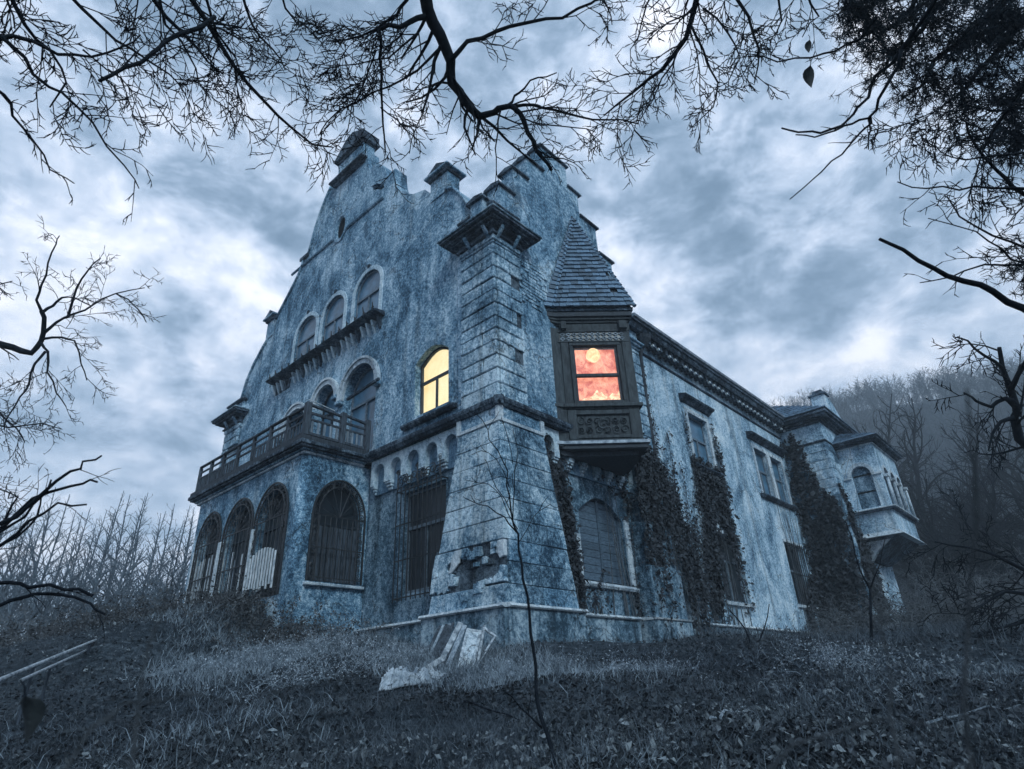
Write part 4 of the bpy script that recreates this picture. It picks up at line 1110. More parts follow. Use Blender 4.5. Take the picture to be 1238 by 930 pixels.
# pierced frieze: lattice of small lozenges in front of a recessed board
opart(.10, 2.07, -.012, .0, 8.34, 8.66, 'frieze_board', 'glass_black', 0)
for r_ in range(2):
    for j in range(11):
        a = .2 + j * .175; z_ = 8.37 + r_ * .14
        MB(FO).slab([(a - .085, z_ + .07), (a, z_), (a + .085, z_ + .07), (a, z_ + .14)], [[(a - .045, z_ + .07), (a, z_ + .035), (a + .045, z_ + .07), (a, z_ + .105)]], -.04, -.012).build('lozenge', 'grey_wood', orl)
opart(.02, 2.15, -.05, 0, 8.31, 8.36, 'moulding'); opart(.02, 2.15, -.05, 0, 8.66, 8.72, 'moulding')
for a in (.08, 1.88): opart(a + (.08 if a < 1 else 0), a + .24, -.16, 0, 8.72, 8.98, 'bracket', 'oriel_wood')
opart(.12, 2.22, -.02, .3, 8.72, 8.95, 'architrave')
def ologo(o, za, zb, name, m, top=None):
    """one course of the oriel's cornice following its two outer sides"""
    a = A_ - dr * o * .9 + Vector((-.7071, -.7071, 0)) * o
    b = B_ + dr * o + Vector((-.7071, -.7071, 0)) * o
    b2 = B_ + dr * o + Vector((-.2, .0, 0)) * 0
    c = Vector((C_.x + o * 1.2, .16, 0)); a2 = Vector((A_.x - .34 - o * .8, .16, 0))
    P = [a2, a, b, c]
    n = len(P)
    v = [(p.x, p.y, za) for p in P] + [(p.x, p.y, zb) for p in P]
    f = [(3, 2, 1, 0), (4, 5, 6, 7)] + [(i, (i + 1) % n, (i + 1) % n + n, i + n) for i in range(n)]
    MB().add(v, f).build(name, m, orl, bevel=.012)
    return P
ologo(.03, 8.98, 9.06, 'cornice', 'oriel_wood'); ologo(.09, 9.06, 9.14, 'cornice', 'oriel_wood'); ologo(.15, 9.14, 9.30, 'cornice', 'frame_dark'); ologo(.19, 9.30, 9.37, 'cornice', 'dark_stone')
ologo(.02, 6.17, 6.23, 'sill_moulding', 'oriel_wood'); ologo(.10, 6.23, 6.33, 'sill_moulding', 'oriel_wood')
ologo(-.03, 5.3, 6.17, 'apron', 'oriel_wood')
for (a0, a1) in ((.15, .40), (1.86, 2.15)): opart(a0, a1, -.03, .04, 5.3, 6.17, 'pilaster')
opart(.34, 1.86, -.035, .02, 6.02, 6.15, 'panel_rail'); opart(.34, 1.86, -.035, .02, 5.32, 5.4, 'panel_rail')
cv = MB(FO)
for i in range(12):
    scroll(cv, (.5 + (i % 6) * .24, 5.58 + (i // 6) * .26), .11, -.0, flip=1 if i % 2 else -1, ph=i * 1.3, rr=.018)
scroll(cv, (1.1, 5.71), .16, -.01, rr=.03)
cv.build('carved_scrollwork', 'oriel_wood', orl)
ologo(.02, 5.22, 5.30, 'base_moulding', 'oriel_wood'); ologo(.14, 5.12, 5.22, 'base_moulding', 'gutter'); ologo(.08, 5.0, 5.12, 'base_moulding', 'frame_dark')
# tapering soffit below
v0 = ologo(-.15, 4.86, 5.0, 'soffit', 'frame_dark')
# pyramid roof covered in slate tiles
PB = ologo(.20, 9.37, 9.41, 'roof_base', 'dark_stone')
apex = Vector((3.93, -.02, 13.72))
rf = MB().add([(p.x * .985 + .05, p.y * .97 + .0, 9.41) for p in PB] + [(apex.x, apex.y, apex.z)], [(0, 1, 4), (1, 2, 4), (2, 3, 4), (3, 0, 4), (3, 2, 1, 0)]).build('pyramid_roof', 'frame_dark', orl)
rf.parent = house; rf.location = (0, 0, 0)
tmesh = MB().hexa([(-.5, 0, 0), (.5, 0, 0), (.5, .05, 0), (-.5, .05, 0), (-.5, -.02, 1), (.5, -.02, 1), (.5, .0, 1), (-.5, .0, 1)]).mesh('tile', 'tile')
def tile_face(p, q, top, rows, tw, limit=True, flat=False):
    p, q, top = Vector(p), Vector(q), Vector(top)
    e = (q - p).normalized(); mid = (p + q) / 2
    nrm = e.cross(top - p).normalized()
    if nrm.dot(mid - Vector((4.1, 1.5, 10))) < 0: nrm = -nrm
    for k in range(rows):
        t = k / rows
        t = 1 - (1 - t) ** 1.0
        a = p.lerp(top, t); b = q.lerp(top, t); a1 = p.lerp(top, (k + 1.35) / rows)
        w = (b - a).length; n = max(1, round(w / tw)); up = (p.lerp(top, (k + 1) / rows) + q.lerp(top, (k + 1) / rows)) / 2 - (a + b) / 2
        bell = .16 * max(0, 1 - k / 5) ** 2     # eaves kick outwards
        off = (.5 if k % 2 else 0)
        for i in range(n):
            c0 = a.lerp(b, (i + .5) / n)
            if rng.random() < .012: continue
            o = bpy.data.objects.new('tile', tmesh); col.objects.link(o); o.parent = rf
            X = e * (w / n * .95); Y = nrm; Z = up * 1.22
            base_ = c0 + nrm * (.035 + rng.uniform(0, .012)) + e * rng.uniform(-.008, .008) + Vector((0, 0, rng.uniform(-.012, .012)))
            m4 = Matrix(((X.x, Y.x, Z.x, base_.x), (X.y, Y.y, Z.y, base_.y), (X.z, Y.z, Z.z, base_.z), (0, 0, 0, 1)))
            # lower edge stands proud: lean the tile back against the slope
            lean = -nrm * .012
            for r_ in range(3): m4[r_][2] += (lean)[r_]
            o.matrix_basis = m4 @ Matrix.Rotation(rng.uniform(-.012, .012), 4, 'Z') @ Matrix.Rotation(rng.uniform(-.05, .05), 4, 'Y')
P0, P1, P2, P3 = [Vector((p.x, p.y, 9.41)) for p in PB]
tilt = lambda: rng.uniform(-.02, .02)
tile_face(P1, P2, apex, 23, .20)
tile_face(P0, P1, apex, 23, .235)
hipc = MB()
for k in range(24):
    for s_, e_ in ((P1, apex), (P2, apex)):
        a = s_.lerp(e_, k / 24); b = s_.lerp(e_, (k + .8) / 24)
        o = (a - Vector((4.1, 1.5, a.z))).normalized() * .05
        if s_ is P1: MB().tube([a + o * 1.3, b + o * .9], [.062, .05], 6).build('hip_tile', 'tile', rf)
        else: MB().tube([a + o * 1.3, b + o * .9], [.062, .05], 6).build('hip_tile', 'tile', rf)
MB().tube([apex + Vector((0, -.02, -.15)), apex + Vector((0, -.02, .12))], [.10, .03], 6).build('roof_finial', 'dark_stone', rf)

# ================================================================ bare trees
def rv(r): return Vector((r.gauss(0, 1), r.gauss(0, 1), r.gauss(0, 1)))
def wander(p, d, L, n, wob, r, pull=Vector((0, 0, 0))):
    pts = [p.copy()]; d = d.normalized()
    for i in range(n):
        d = (d + rv(r) * wob + pull).normalized()
        pts.append(pts[-1] + d * (L / n))
    return pts
def spray(mb, path, r0, r1, dens, L, r, lvl=2, ang=.9, wob=.22, pull=Vector((0, 0, 0)), t0=.1, fan=None, rmin=.0048, nseg=4):
    """twigs leaving a path; fan = a direction they avoid (so that the spray stays roughly a sheet)"""
    tot = sum((path[i + 1] - path[i]).length for i in range(len(path) - 1))
    n = max(1, int(tot * dens))
    for k in range(n):
        t = t0 + (1 - t0) * (k + r.random()) / n
        f = min(t, .999) * (len(path) - 1); i = int(f); fr = f - i
        p = path[i].lerp(path[i + 1], fr); tg = (path[i + 1] - path[i]).normalized()
        q = rv(r); q = q - tg * q.dot(tg)
        if fan is not None: q = q - fan * q.dot(fan) * .75
        q.normalize()
        a = ang * r.uniform(.6, 1.2)
        d = tg * math.cos(a) + q * math.sin(a)
        l = L * r.uniform(.45, 1.15) * (1 - .45 * t)
        c = wander(p, d, l, nseg, wob, r, pull)
        rr = max(rmin, (r0 + (r1 - r0) * t) * .55)
        mb.tube(c, [rr * (1 - .6 * j / nseg) for j in range(nseg + 1)], 3, cap=False)
        if lvl > 1:
            spray(mb, c, rr, rmin, dens * 1.9, L * .42, r, lvl - 1, ang, wob, pull, .15, fan, rmin, 3)
def limb(px, d0, d1, r=None, wob=0.0):
    """a limb through surveyed directions, running from distance d0 to d1"""
    n = len(px); out = []
    for i, (x, y) in enumerate(px):
        out.append(at(x, y, d0 + (d1 - d0) * i / max(1, n - 1)))
    # smooth once
    res = [out[0]]
    for a, b in zip(out[:-1], out[1:]):
        res.append(a.lerp(b, .5) + (rv(r) * wob if r else Vector())); res.append(b)
    return res
def radii(n, a, b): return [a + (b - a) * (i / (n - 1)) ** .8 for i in range(n)]
def over_tree(label, trunk, limbs, seed, d_fan, tw=dict(), loc=None, cat='tree', name='bare_tree', mat='bark', group=None):
    r = random.Random(seed)
    base = Vector(trunk[0][0])
    root = thing(name, label, cat, base, group)
    if seed in (21, 22, 23):      # the leader goes on above the limb
        p_, q_ = Vector(trunk[-2][0]), Vector(trunk[-1][0]); d_ = (q_ - p_).normalized()
        trunk = trunk + [(q_ + (d_ + Vector((0, 0, .6))).normalized() * k_, trunk[-1][1] * (1 - .27 * k_)) for k_ in (1, 2, 3.4)]
    tm = MB(); tm.tube([t[0] for t in trunk], [t[1] for t in trunk], 14)
    tm.build('trunk', mat, root, smooth=True, fix=False)
    lm = MB(); wm = MB()
    for L in limbs:
        px, d0, d1, r0, r1 = L[:5]; o = dict(tw); o.update(L[5] if len(L) > 5 else {})
        p = limb(px, d0, d1, r, .012)
        if o.pop('join', False): p = [Vector(trunk[-1][0])] + p
        lm.tube(p, radii(len(p), r0, r1), 6)
        if o.get('dens', 1) > 0: spray(wm, p, r0 * .6, r1, o.get('dens', 5), o.get('L', .6), r, o.get('lvl', 3), o.get('ang', .8), o.get('wob', .17), o.get('pull', Vector((0, 0, -.03))), o.get('t0', .12), FW, o.get('rmin', .0048))
    lm.build('limb', mat, root, smooth=True, fix=False)
    wm.build('twigs', mat, root, fix=False, kind='stuff') if wm.v else None
    return root
def gp(dx, dy):      # a ground point beside the camera: dx to the right, dy ahead
    f = Vector((FW.x, FW.y, 0)).normalized(); r_ = Vector((RT.x, RT.y, 0)).normalized()
    p = CAM + r_ * dx + f * dy
    return Vector((p.x, p.y, gz1(p.x, p.y) - .1))
def trunk_to(base, top, r0, r1, bend=.25, seed=0):
    r = random.Random(seed); n = 9; bend *= .6
    return [(base.lerp(top, i / n) + (rv(r) * bend if 0 < i < n else Vector()), r0 + (r1 - r0) * i / n) for i in range(n + 1)]

# the tree overhead in the middle
T1 = trunk_to(gp(-2.8, -1.5), at(480, -330, 6.4), .26, .14, .15, 1)
over_tree('black bare tree with thick crooked limb hanging down over the gable peaks', T1, [
    ([(480, -330), (495, -120), (505, -40), (517, 12), (532, 42), (545, 74), (546, 100), (562, 122), (580, 141)], 6.4, 6.0, .072, .034, dict(dens=3.4, L=1.1, join=False, t0=.35, rmin=.005)),
    ([(580, 141), (598, 136), (613, 129), (622, 131), (634, 148), (646, 172), (655, 190), (667, 206)], 6.0, 5.7, .034, .014, dict(dens=6, L=.7)),
    ([(616, 130), (645, 127), (670, 133), (700, 141), (735, 145), (772, 150)], 5.9, 6.2, .016, .006, dict(dens=6, L=.6)),
    ([(612, 129), (622, 116), (634, 107), (650, 94), (673, 88)], 5.9, 6.1, .014, .005, dict(dens=4, L=.4)),
    ([(546, 72), (565, 50), (600, 38), (640, 27), (680, 22), (715, 4), (740, -20)], 6.1, 6.6, .022, .009, dict(dens=6, L=.7)),
    ([(580, 142), (578, 155), (574, 170), (575, 188)], 6.0, 5.9, .02, .006, dict(dens=8, L=.6)),
    ([(605, 134), (602, 160), (600, 190), (599, 222)], 5.9, 5.8, .010, .004, dict(dens=6, L=.4)),
    ([(515, 20), (495, 27), (470, 30), (458, 34), (459, 70), (461, 110), (463, 150), (466, 185)], 6.2, 6.0, .026, .007, dict(dens=6, L=.8)),
    ([(543, 101), (525, 102), (515, 122), (505, 150), (495, 186)], 6.1, 6.0, .012, .004, dict(dens=7, L=.5)),
    ([(495, -40), (492, 0), (480, 18), (455, 35), (420, 48), (395, 50)], 6.3, 6.2, .02, .005, dict(dens=9, L=.8)),
    ([(530, 60), (505, 85), (470, 105), (430, 125), (395, 148), (385, 165)], 6.1, 6.2, .013, .004, dict(dens=8, L=.7)),
    ([(460, 130), (480, 145), (500, 165), (515, 180)], 6.0, 5.9, .007, .004, dict(dens=8, L=.4)),
    ([(505, 40), (470, 70), (430, 78), (390, 84)], 6.1, 6.3, .010, .004, dict(dens=8, L=.6)),
    ([(455, 60), (440, 100), (425, 130), (420, 160)], 6.1, 6.0, .008, .004, dict(dens=9, L=.5)),
    ([(622, 135), (650, 150), (700, 155), (720, 160)], 5.9, 6.0, .008, .004, dict(dens=7, L=.5)),
], 21, None)
# dense spray at the top left
T2 = trunk_to(gp(-5.2, -.5), at(60, -260, 6.6), .24, .15, .15, 2)
over_tree('dense bare tree with fine twigs drooping across the top left of the sky', T2, [
    ([(150, -160), (200, -60), (232, 0), (264, 50), (300, 102), (336, 140), (378, 175), (402, 178)], 6.8, 6.2, .034, .006, dict(dens=5, L=.75)),
    ([(60, -260), (110, -120), (160, -40), (200, 20), (240, 60), (270, 90)], 6.8, 6.5, .04, .006, dict(dens=5, L=1.0)),
    ([(230, -60), (250, 0), (262, 40), (285, 70), (300, 100)], 6.6, 6.5, .018, .005, dict(dens=7, L=.9)),
    ([(280, -60), (292, -10), (305, 30), (330, 60), (345, 85)], 6.6, 6.5, .018, .005, dict(dens=8, L=.8)),
    ([(120, 98), (150, 82), (190, 60), (215, 42), (260, 20)], 5.2, 5.8, .012, .018, dict(dens=5, L=.6)),
    ([(-60, 40), (0, 47), (40, 50), (70, 66), (110, 69), (150, 56), (170, 42)], 5.8, 6.0, .022, .005, dict(dens=5, L=.7)),
    ([(-40, 20), (8, 50), (40, 90), (75, 112), (112, 148), (150, 200), (168, 228)], 5.6, 5.5, .018, .004, dict(dens=5, L=.5)),
    ([(-30, 90), (5, 115), (15, 140), (40, 170), (60, 205), (90, 222)], 5.4, 5.4, .014, .004, dict(dens=6, L=.4)),
    ([(-20, -60), (10, -10), (30, 30), (60, 60), (80, 100), (60, 130)], 6.2, 6.0, .022, .005, dict(dens=8, L=.7)),
    ([(60, -80), (80, -10), (120, 30), (160, 60), (205, 90), (225, 115)], 6.4, 6.2, .02, .005, dict(dens=6, L=.9)),
    ([(100, 60), (130, 85), (160, 110), (205, 132)], 6.0, 6.0, .008, .004, dict(dens=7, L=.6)),
    ([(180, -80), (190, -20), (200, 30), (230, 70), (240, 100)], 6.6, 6.4, .018, .005, dict(dens=7, L=.8)),
    ([(320, -60), (335, -20), (345, 10), (360, 30), (370, 40)], 6.6, 6.4, .014, .005, dict(dens=7, L=.6)),
    ([(10, -60), (5, -20), (12, 10), (18, 35)], 6.6, 6.4, .014, .005, dict(dens=9, L=.6)),
], 22, None)
T3 = trunk_to(gp(1.5, -2.5), at(900, -340, 6.6), .24, .15, .15, 3)
over_tree('bare tree drooping forked twigs over the sky between gables and pine', T3, [
    ([(900, -340), (870, -150), (850, -50), (842, 0), (830, 45), (800, 85), (765, 112), (730, 140)], 6.8, 6.0, .05, .006, dict(dens=6, L=.9)),
    ([(860, -80), (880, -20), (905, 20), (918, 60), (912, 100)], 6.6, 6.2, .022, .005, dict(dens=8, L=.6)),
    ([(835, 30), (850, 60), (868, 100), (862, 130), (835, 155)], 6.2, 6.0, .012, .004, dict(dens=8, L=.5)),
    ([(820, 60), (800, 95), (790, 120), (770, 150)], 6.2, 6.0, .010, .004, dict(dens=9, L=.5)),
    ([(780, -60), (790, -10), (775, 30), (762, 60)], 6.6, 6.4, .014, .004, dict(dens=6, L=.5)),
    ([(700, -60), (715, -20), (735, 10), (740, 30)], 6.6, 6.4, .014, .004, dict(dens=6, L=.5)),
    ([(850, 10), (880, 40), (895, 70), (880, 100)], 6.2, 6.0, .010, .004, dict(dens=9, L=.5)),
    ([(1060, 20), (1040, 48), (1010, 62), (980, 70), (940, 75), (905, 68)], 5.6, 6.0, .012, .005, dict(dens=3, L=.3)),
    ([(960, -60), (975, -10), (990, 20), (970, 45)], 6.2, 6.0, .014, .004, dict(dens=8, L=.6)),
    ([(930, -60), (940, -10), (945, 25), (930, 50)], 6.2, 6.0, .014, .004, dict(dens=6, L=.5)),
], 23, None)
# right hand bare twigs
T4 = trunk_to(gp(6.5, 1.0), at(1420, 180, 7.0), .2, .12, .1, 4)
over_tree('bare sapling crown reaching in from the right edge below the pine', T4, [
    ([(1420, 180), (1300, 250), (1238, 235), (1215, 215), (1190, 190), (1170, 160), (1155, 140)], 6.8, 6.2, .03, .005, dict(dens=5, L=.6)),
    ([(1300, 250), (1238, 228), (1200, 228), (1160, 230), (1120, 228), (1085, 220)], 6.5, 6.2, .014, .005, dict(dens=5, L=.5)),
    ([(1330, 330), (1240, 300), (1200, 285), (1160, 262), (1145, 238)], 6.5, 6.2, .014, .005, dict(dens=5, L=.6)),
    ([(1300, 320), (1238, 318), (1210, 300), (1180, 280), (1122, 264)], 6.5, 6.0, .012, .004, dict(dens=5, L=.6)),
    ([(1300, 340), (1238, 320), (1190, 320), (1150, 335), (1112, 342)], 6.3, 6.2, .012, .004, dict(dens=4, L=.4)),
    ([(1300, 170), (1238, 185), (1190, 190), (1150, 190), (1128, 172)], 6.5, 6.2, .012, .004, dict(dens=5, L=.5)),
    ([(1420, 180), (1300, 120), (1240, 130), (1180, 130), (1130, 135), (1070, 160)], 6.8, 6.6, .014, .004, dict(dens=9, L=.8, pull=Vector((0, 0, -.12)))),
    ([(1330, 60), (1240, 100), (1200, 160), (1180, 210), (1170, 240)], 6.8, 6.6, .014, .004, dict(dens=8, L=.6, pull=Vector((0, 0, -.12)))),
], 24, None)
T4b = trunk_to(gp(6.8, .2), at(1330, 430, 5.0), .10, .06, .06, 14)
over_tree('thick broken branch stub slanting down from the right edge', T4b, [
    ([(1330, 430), (1285, 395), (1238, 373), (1200, 352), (1165, 340), (1130, 325), (1092, 302), (1063, 289)], 5.0, 4.6, .03, .010, dict(dens=.0)),
], 25, None, cat='branch', name='broken_branch')
# spreading tree at the right edge, in front of the wood
T5 = trunk_to(gp(13.5, 5.5), at(1310, 560, 14), .30, .18, .12, 5)
over_tree('crooked black tree leaning in at the right edge above the far bay', T5, [
    ([(1310, 560), (1260, 550), (1232, 530), (1226, 505), (1228, 490), (1222, 470), (1212, 445), (1208, 420)], 13.5, 13, .10, .03, dict(dens=3.0, L=1.6, rmin=.010)),
    ([(1228, 490), (1215, 482), (1198, 492), (1180, 485), (1165, 475)], 13, 12.6, .05, .014, dict(dens=4, L=1.1, rmin=.010)),
    ([(1226, 505), (1210, 510), (1200, 525), (1195, 545)], 13, 12.6, .04, .012, dict(dens=4, L=1.1, rmin=.010)),
    ([(1222, 470), (1232, 450), (1245, 430)], 13, 12.6, .05, .02, dict(dens=4, L=1.0, rmin=.010)),
    ([(1212, 445), (1190, 430), (1170, 412), (1155, 408)], 13, 12.6, .03, .010, dict(dens=4, L=.9, rmin=.010)),
], 26, None)
T5c = trunk_to(gp(14.5, 7.5), at(1290, 700, 15.5), .2, .14, .12, 6)
over_tree('low tangled bare tree at the right edge beyond the overgrown bank', T5c, [
    ([(1290, 700), (1250, 720), (1215, 715), (1190, 730), (1165, 745)], 15, 14, .05, .012, dict(dens=4, L=1.3, rmin=.010)),
    ([(1290, 700), (1240, 690), (1200, 670), (1170, 662), (1130, 655)], 15, 14.5, .05, .012, dict(dens=4, L=1.3, rmin=.010)),
    ([(1290, 700), (1245, 750), (1205, 760), (1170, 770)], 15, 14, .04, .012, dict(dens=4, L=1.2, rmin=.010)),
], 27, None)
# hazy tree at the left
T6 = trunk_to(gp(-16.5, 8.5), at(-70, 430, 17), .32, .2, .15, 7)
over_tree('gnarled bare tree spreading its crown from the left edge', T6, [
    ([(-70, 430), (-20, 412), (15, 420), (38, 427), (50, 412), (53, 395), (50, 376)], 17, 16.5, .085, .045, dict(dens=.6, L=1.2, rmin=.012)),
    ([(50, 376), (44, 363), (50, 345), (58, 318), (68, 295), (72, 285)], 16.5, 16.2, .035, .010, dict(dens=3, L=1.1, rmin=.008)),
    ([(51, 378), (64, 370), (75, 360), (90, 360), (110, 370)], 16.5, 16.2, .035, .012, dict(dens=3, L=1.2, rmin=.008)),
    ([(54, 402), (68, 390), (88, 380), (115, 367), (140, 355), (175, 348)], 16.5, 16, .035, .010, dict(dens=3.2, L=1.4, rmin=.008)),
    ([(82, 384), (92, 350), (108, 325), (122, 312)], 16.5, 16, .03, .010, dict(dens=3.2, L=1.1, rmin=.008)),
    ([(52, 410), (75, 408), (90, 412), (98, 440), (105, 460)], 16.5, 16, .03, .010, dict(dens=3.5, L=1.2, rmin=.008)),
    ([(50, 415), (58, 425), (57, 450), (68, 475), (80, 492)], 16.5, 16, .03, .010, dict(dens=3.5, L=1.1, rmin=.008)),
    ([(55, 425), (42, 440), (35, 465), (24, 480), (12, 500), (5, 520)], 16.5, 16, .03, .010, dict(dens=3.5, L=1.1, rmin=.008)),
    ([(-60, 480), (-20, 510), (10, 517), (50, 512), (75, 519)], 17, 16, .03, .008, dict(dens=3.0, L=.9, rmin=.008)),
    ([(140, 355), (155, 362), (168, 375), (177, 390)], 16, 16, .018, .010, dict(dens=4, L=.7, rmin=.008)),
], 28, None)
T6b = trunk_to(gp(-16.5, 11.5), at(-90, 470, 17), .22, .14, .15, 17)
over_tree('small bare tree low at the left edge under the gnarled crown', T6b, [
    ([(-90, 470), (-30, 480), (0, 500), (20, 518), (30, 535)], 17, 16.5, .035, .010, dict(dens=4, L=1.3, rmin=.008)),
    ([(-90, 470), (-40, 560), (-5, 590), (20, 600)], 17, 16.5, .035, .010, dict(dens=4, L=1.1, rmin=.008)),
    ([(-90, 470), (-40, 370), (-10, 345), (15, 340)], 17, 16.5, .035, .010, dict(dens=3, L=.9, rmin=.008)),
], 29, None)
# dead brushwood at the lower left, near the camera
DB = [([(-120, 760), (-60, 700), (-20, 650), (20, 625), (50, 598), (85, 570), (100, 558), (123, 551)], 4.6, 4.4, .018, .005), ([(-120, 760), (-50, 690), (0, 640), (30, 612), (60, 595), (100, 585), (118, 583)], 4.6, 4.5, .016, .006),
      ([(-120, 760), (-40, 680), (0, 660), (35, 630), (70, 608), (105, 610)], 4.6, 4.5, .014, .005), ([(-120, 760), (-40, 700), (0, 705), (25, 706), (60, 707), (95, 712), (112, 720)], 4.5, 4.3, .012, .008),
      ([(-120, 760), (-50, 745), (0, 732), (30, 722), (60, 718), (90, 722), (110, 730), (127, 743)], 4.5, 4.3, .014, .006), ([(-120, 760), (-40, 690), (-10, 640), (10, 620), (22, 600), (12, 595)], 4.6, 4.6, .010, .005),
      ([(-110, 760), (-30, 668), (5, 640), (40, 610), (62, 580)], 4.6, 4.5, .012, .005), ([(-110, 760), (-20, 670), (20, 650), (45, 625), (50, 600)], 4.6, 4.5, .010, .004)]
bp_ = at(-120, 760, 4.6)
root_base = Vector((bp_.x, bp_.y, gz1(bp_.x, bp_.y)))
over_tree('fallen brushwood of arching dead branches at the lower left', [(root_base - Vector((0, 0, .1)), .05), (root_base.lerp(bp_, .5), .04), (bp_, .03)],
          [(*d, dict(dens=2.2, L=.35, lvl=2, ang=.45, rmin=.003)) for d in DB], 30, None, cat='branches', name='dead_brushwood')
# the slim sapling in front of the corner
r31 = random.Random(31)
sb = ground_hit(672, 935)
dS = (sb - CAM).length
sap = [([(672, 935), (668, 910), (655, 870), (648, 830), (644, 780), (640, 740), (632, 700), (627, 665), (621, 635)], dS, dS + .3, .020, .009, dict(dens=0)),
       ([(621, 635), (616, 600), (614, 570), (602, 545), (590, 520), (572, 497)], dS + .3, dS + .3, .009, .0035, dict(dens=2.5, L=.35, lvl=1)),
       ([(626, 645), (610, 625), (590, 612), (566, 604), (560, 600)], dS + .3, dS + .2, .008, .003, dict(dens=3, L=.25, lvl=2)),
       ([(626, 640), (606, 600), (590, 585), (562, 580)], dS + .3, dS + .3, .005, .003, dict(dens=3, L=.2, lvl=1)),
       ([(618, 620), (600, 590), (592, 570), (586, 555)], dS + .3, dS + .3, .005, .003, dict(dens=2, L=.2, lvl=1)),
       ([(620, 630), (622, 590), (626, 550), (620, 520)], dS + .3, dS + .4, .006, .003, dict(dens=2, L=.3, lvl=1)),
       ([(616, 590), (600, 555), (582, 545), (570, 550)], dS + .3, dS + .4, .004, .003, dict(dens=2, L=.2, lvl=1)),
       ([(628, 655), (645, 625), (665, 610), (680, 612)], dS + .3, dS + .4, .004, .003, dict(dens=2, L=.2, lvl=1)),
       ([(655, 880), (640, 865), (625, 850), (612, 838)], dS, dS - .2, .009, .004, dict(dens=3, L=.2, lvl=2)),
       ([(620, 560), (614, 530), (606, 505)], dS + .3, dS + .4, .004, .003, dict(dens=2, L=.15, lvl=1))]
over_tree('slim leafless sapling standing before the corner of the mansion', [(sb - Vector((0, 0, .15)), .03), (sb, .024), (at(668, 910, dS), .02)], sap, 31, None, cat='sapling', name='sapling')
sb2 = ground_hit(1048, 770)
# pale reed-like saplings under the bay
for q, (x0, y0, tips, lb) in enumerate([(1052, 712, [(1040, 690), (1030, 650), (1022, 630)], 'thin forked sapling growing up in front of the far bay'), (912, 790, [(905, 770), (893, 750), (880, 735)], 'pale leaning stem against the wing plinth')]):
    b0 = ground_hit(x0, 780); dd = (b0 - CAM).length
    over_tree(lb, [(b0 - Vector((0, 0, .1)), .03), (at(x0, y0, dd), .02)], [([(x0, y0)] + tips, dd, dd, .02, .008, dict(dens=1.6, L=.9, lvl=2, rmin=.006, pull=Vector((0, 0, .15)))), ([(x0, y0), (x0 + 12, y0 - 30), (x0 + 18, y0 - 60)], dd, dd, .015, .007, dict(dens=1.5, L=.7, lvl=2, rmin=.006, pull=Vector((0, 0, .15))))], 40 + q, None, cat='sapling', name='sapling')

# --- far rows of trees: three built trees, copied
def far_tree(seed, H, spread, label, group, up=.18, dens=1.5, mat='bark_far', wob_t=.05, wob_b=.12):
    r = random.Random(seed)
    root = thing('bare_tree', label, 'tree', (0, 0, 0), group)
    path = wander(Vector((0, 0, -.3)), Vector((0, 0, 1)), H, 9, wob_t, r, Vector((0, 0, .12)))
    tm = MB(); tm.tube(path, radii(10, H * (.020 if wob_b > .2 else .012), H * .0016), 6); tm.build('trunk', mat, root, fix=False, smooth=True)
    cm = MB(); thick = 1.7 if wob_b > .2 else 1.0
    n = int(H * dens)
    for k in range(n):
        t = .22 + .74 * (k + r.random()) / n
        f = t * 9; i = min(8, int(f)); p = path[i].lerp(path[i + 1], f - i)
        az = r.uniform(0, 6.283); el = r.uniform(.5, 1.1)
        d = Vector((math.cos(az) * math.cos(el), math.sin(az) * math.cos(el), math.sin(el)))
        L = H * spread * (1.1 - t) * r.uniform(.6, 1.1)
        c = wander(p, d, L, 5, wob_b, r, Vector((0, 0, up * .35)))
        rr = H * .0065 * (1.15 - t) * thick
        cm.tube(c, radii(6, rr, rr * .3), 4, cap=False)
        spray(cm, c, rr, rr * .3, 2.1, L * .5, r, 2, .7, min(.22, wob_b * 1.3), Vector((0, 0, .06)), .1, None, .016, 3)
    cm.build('crown', mat, root, fix=False)
    return root
def copy_thing(o, loc, rz, s, label=None):
    c = o.copy(); col.objects.link(c); c.location = loc; c.rotation_euler = (0, 0, rz); c.scale = (s, s, s)
    if label: c['label'] = label
    for ch in o.children:
        d = ch.copy(); col.objects.link(d); d.parent = c
    return c
FTB = simple('haze paled bark', (.11, .145, .18), .95, (.05, .068, .09), 5, 0, spec=.05)  # haze over the left tree row is put into this paler bark colour
ftg = 'thin bare trees in the mist left of the porch'
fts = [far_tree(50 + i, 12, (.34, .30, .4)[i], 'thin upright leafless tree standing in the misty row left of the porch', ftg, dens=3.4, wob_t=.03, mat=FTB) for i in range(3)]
r = random.Random(8)
first = [True] * 3
for i in range(44):
    az = rad(1.5 + 22.5 * (i + r.random() * .8) / 44); R_ = r.uniform(34, 62)
    x, y = CAM.x + R_ * math.sin(az), CAM.y + R_ * math.cos(az)
    s_ = (R_ * math.tan(rad(r.uniform(13.2, 15.6))) - gz1(x, y) + CAM.z) / 12
    k = i % 3
    loc = (x, y, gz1(x, y))
    if first[k]: fts[k].location = loc; fts[k].rotation_euler = (0, 0, r.uniform(0, 6)); fts[k].scale = (s_,) * 3; first[k] = False
    else: copy_thing(fts[k], loc, r.uniform(0, 6.28), s_)
rtg = 'spreading bare trees on the slope behind the far bay'
rts = [far_tree(70 + i, 16, .52, 'broad leafless tree on the misty slope behind the far bay', rtg, up=.05, dens=1.9, wob_t=.14, wob_b=.24, mat='bark') for i in range(2)]
first = [True, True]
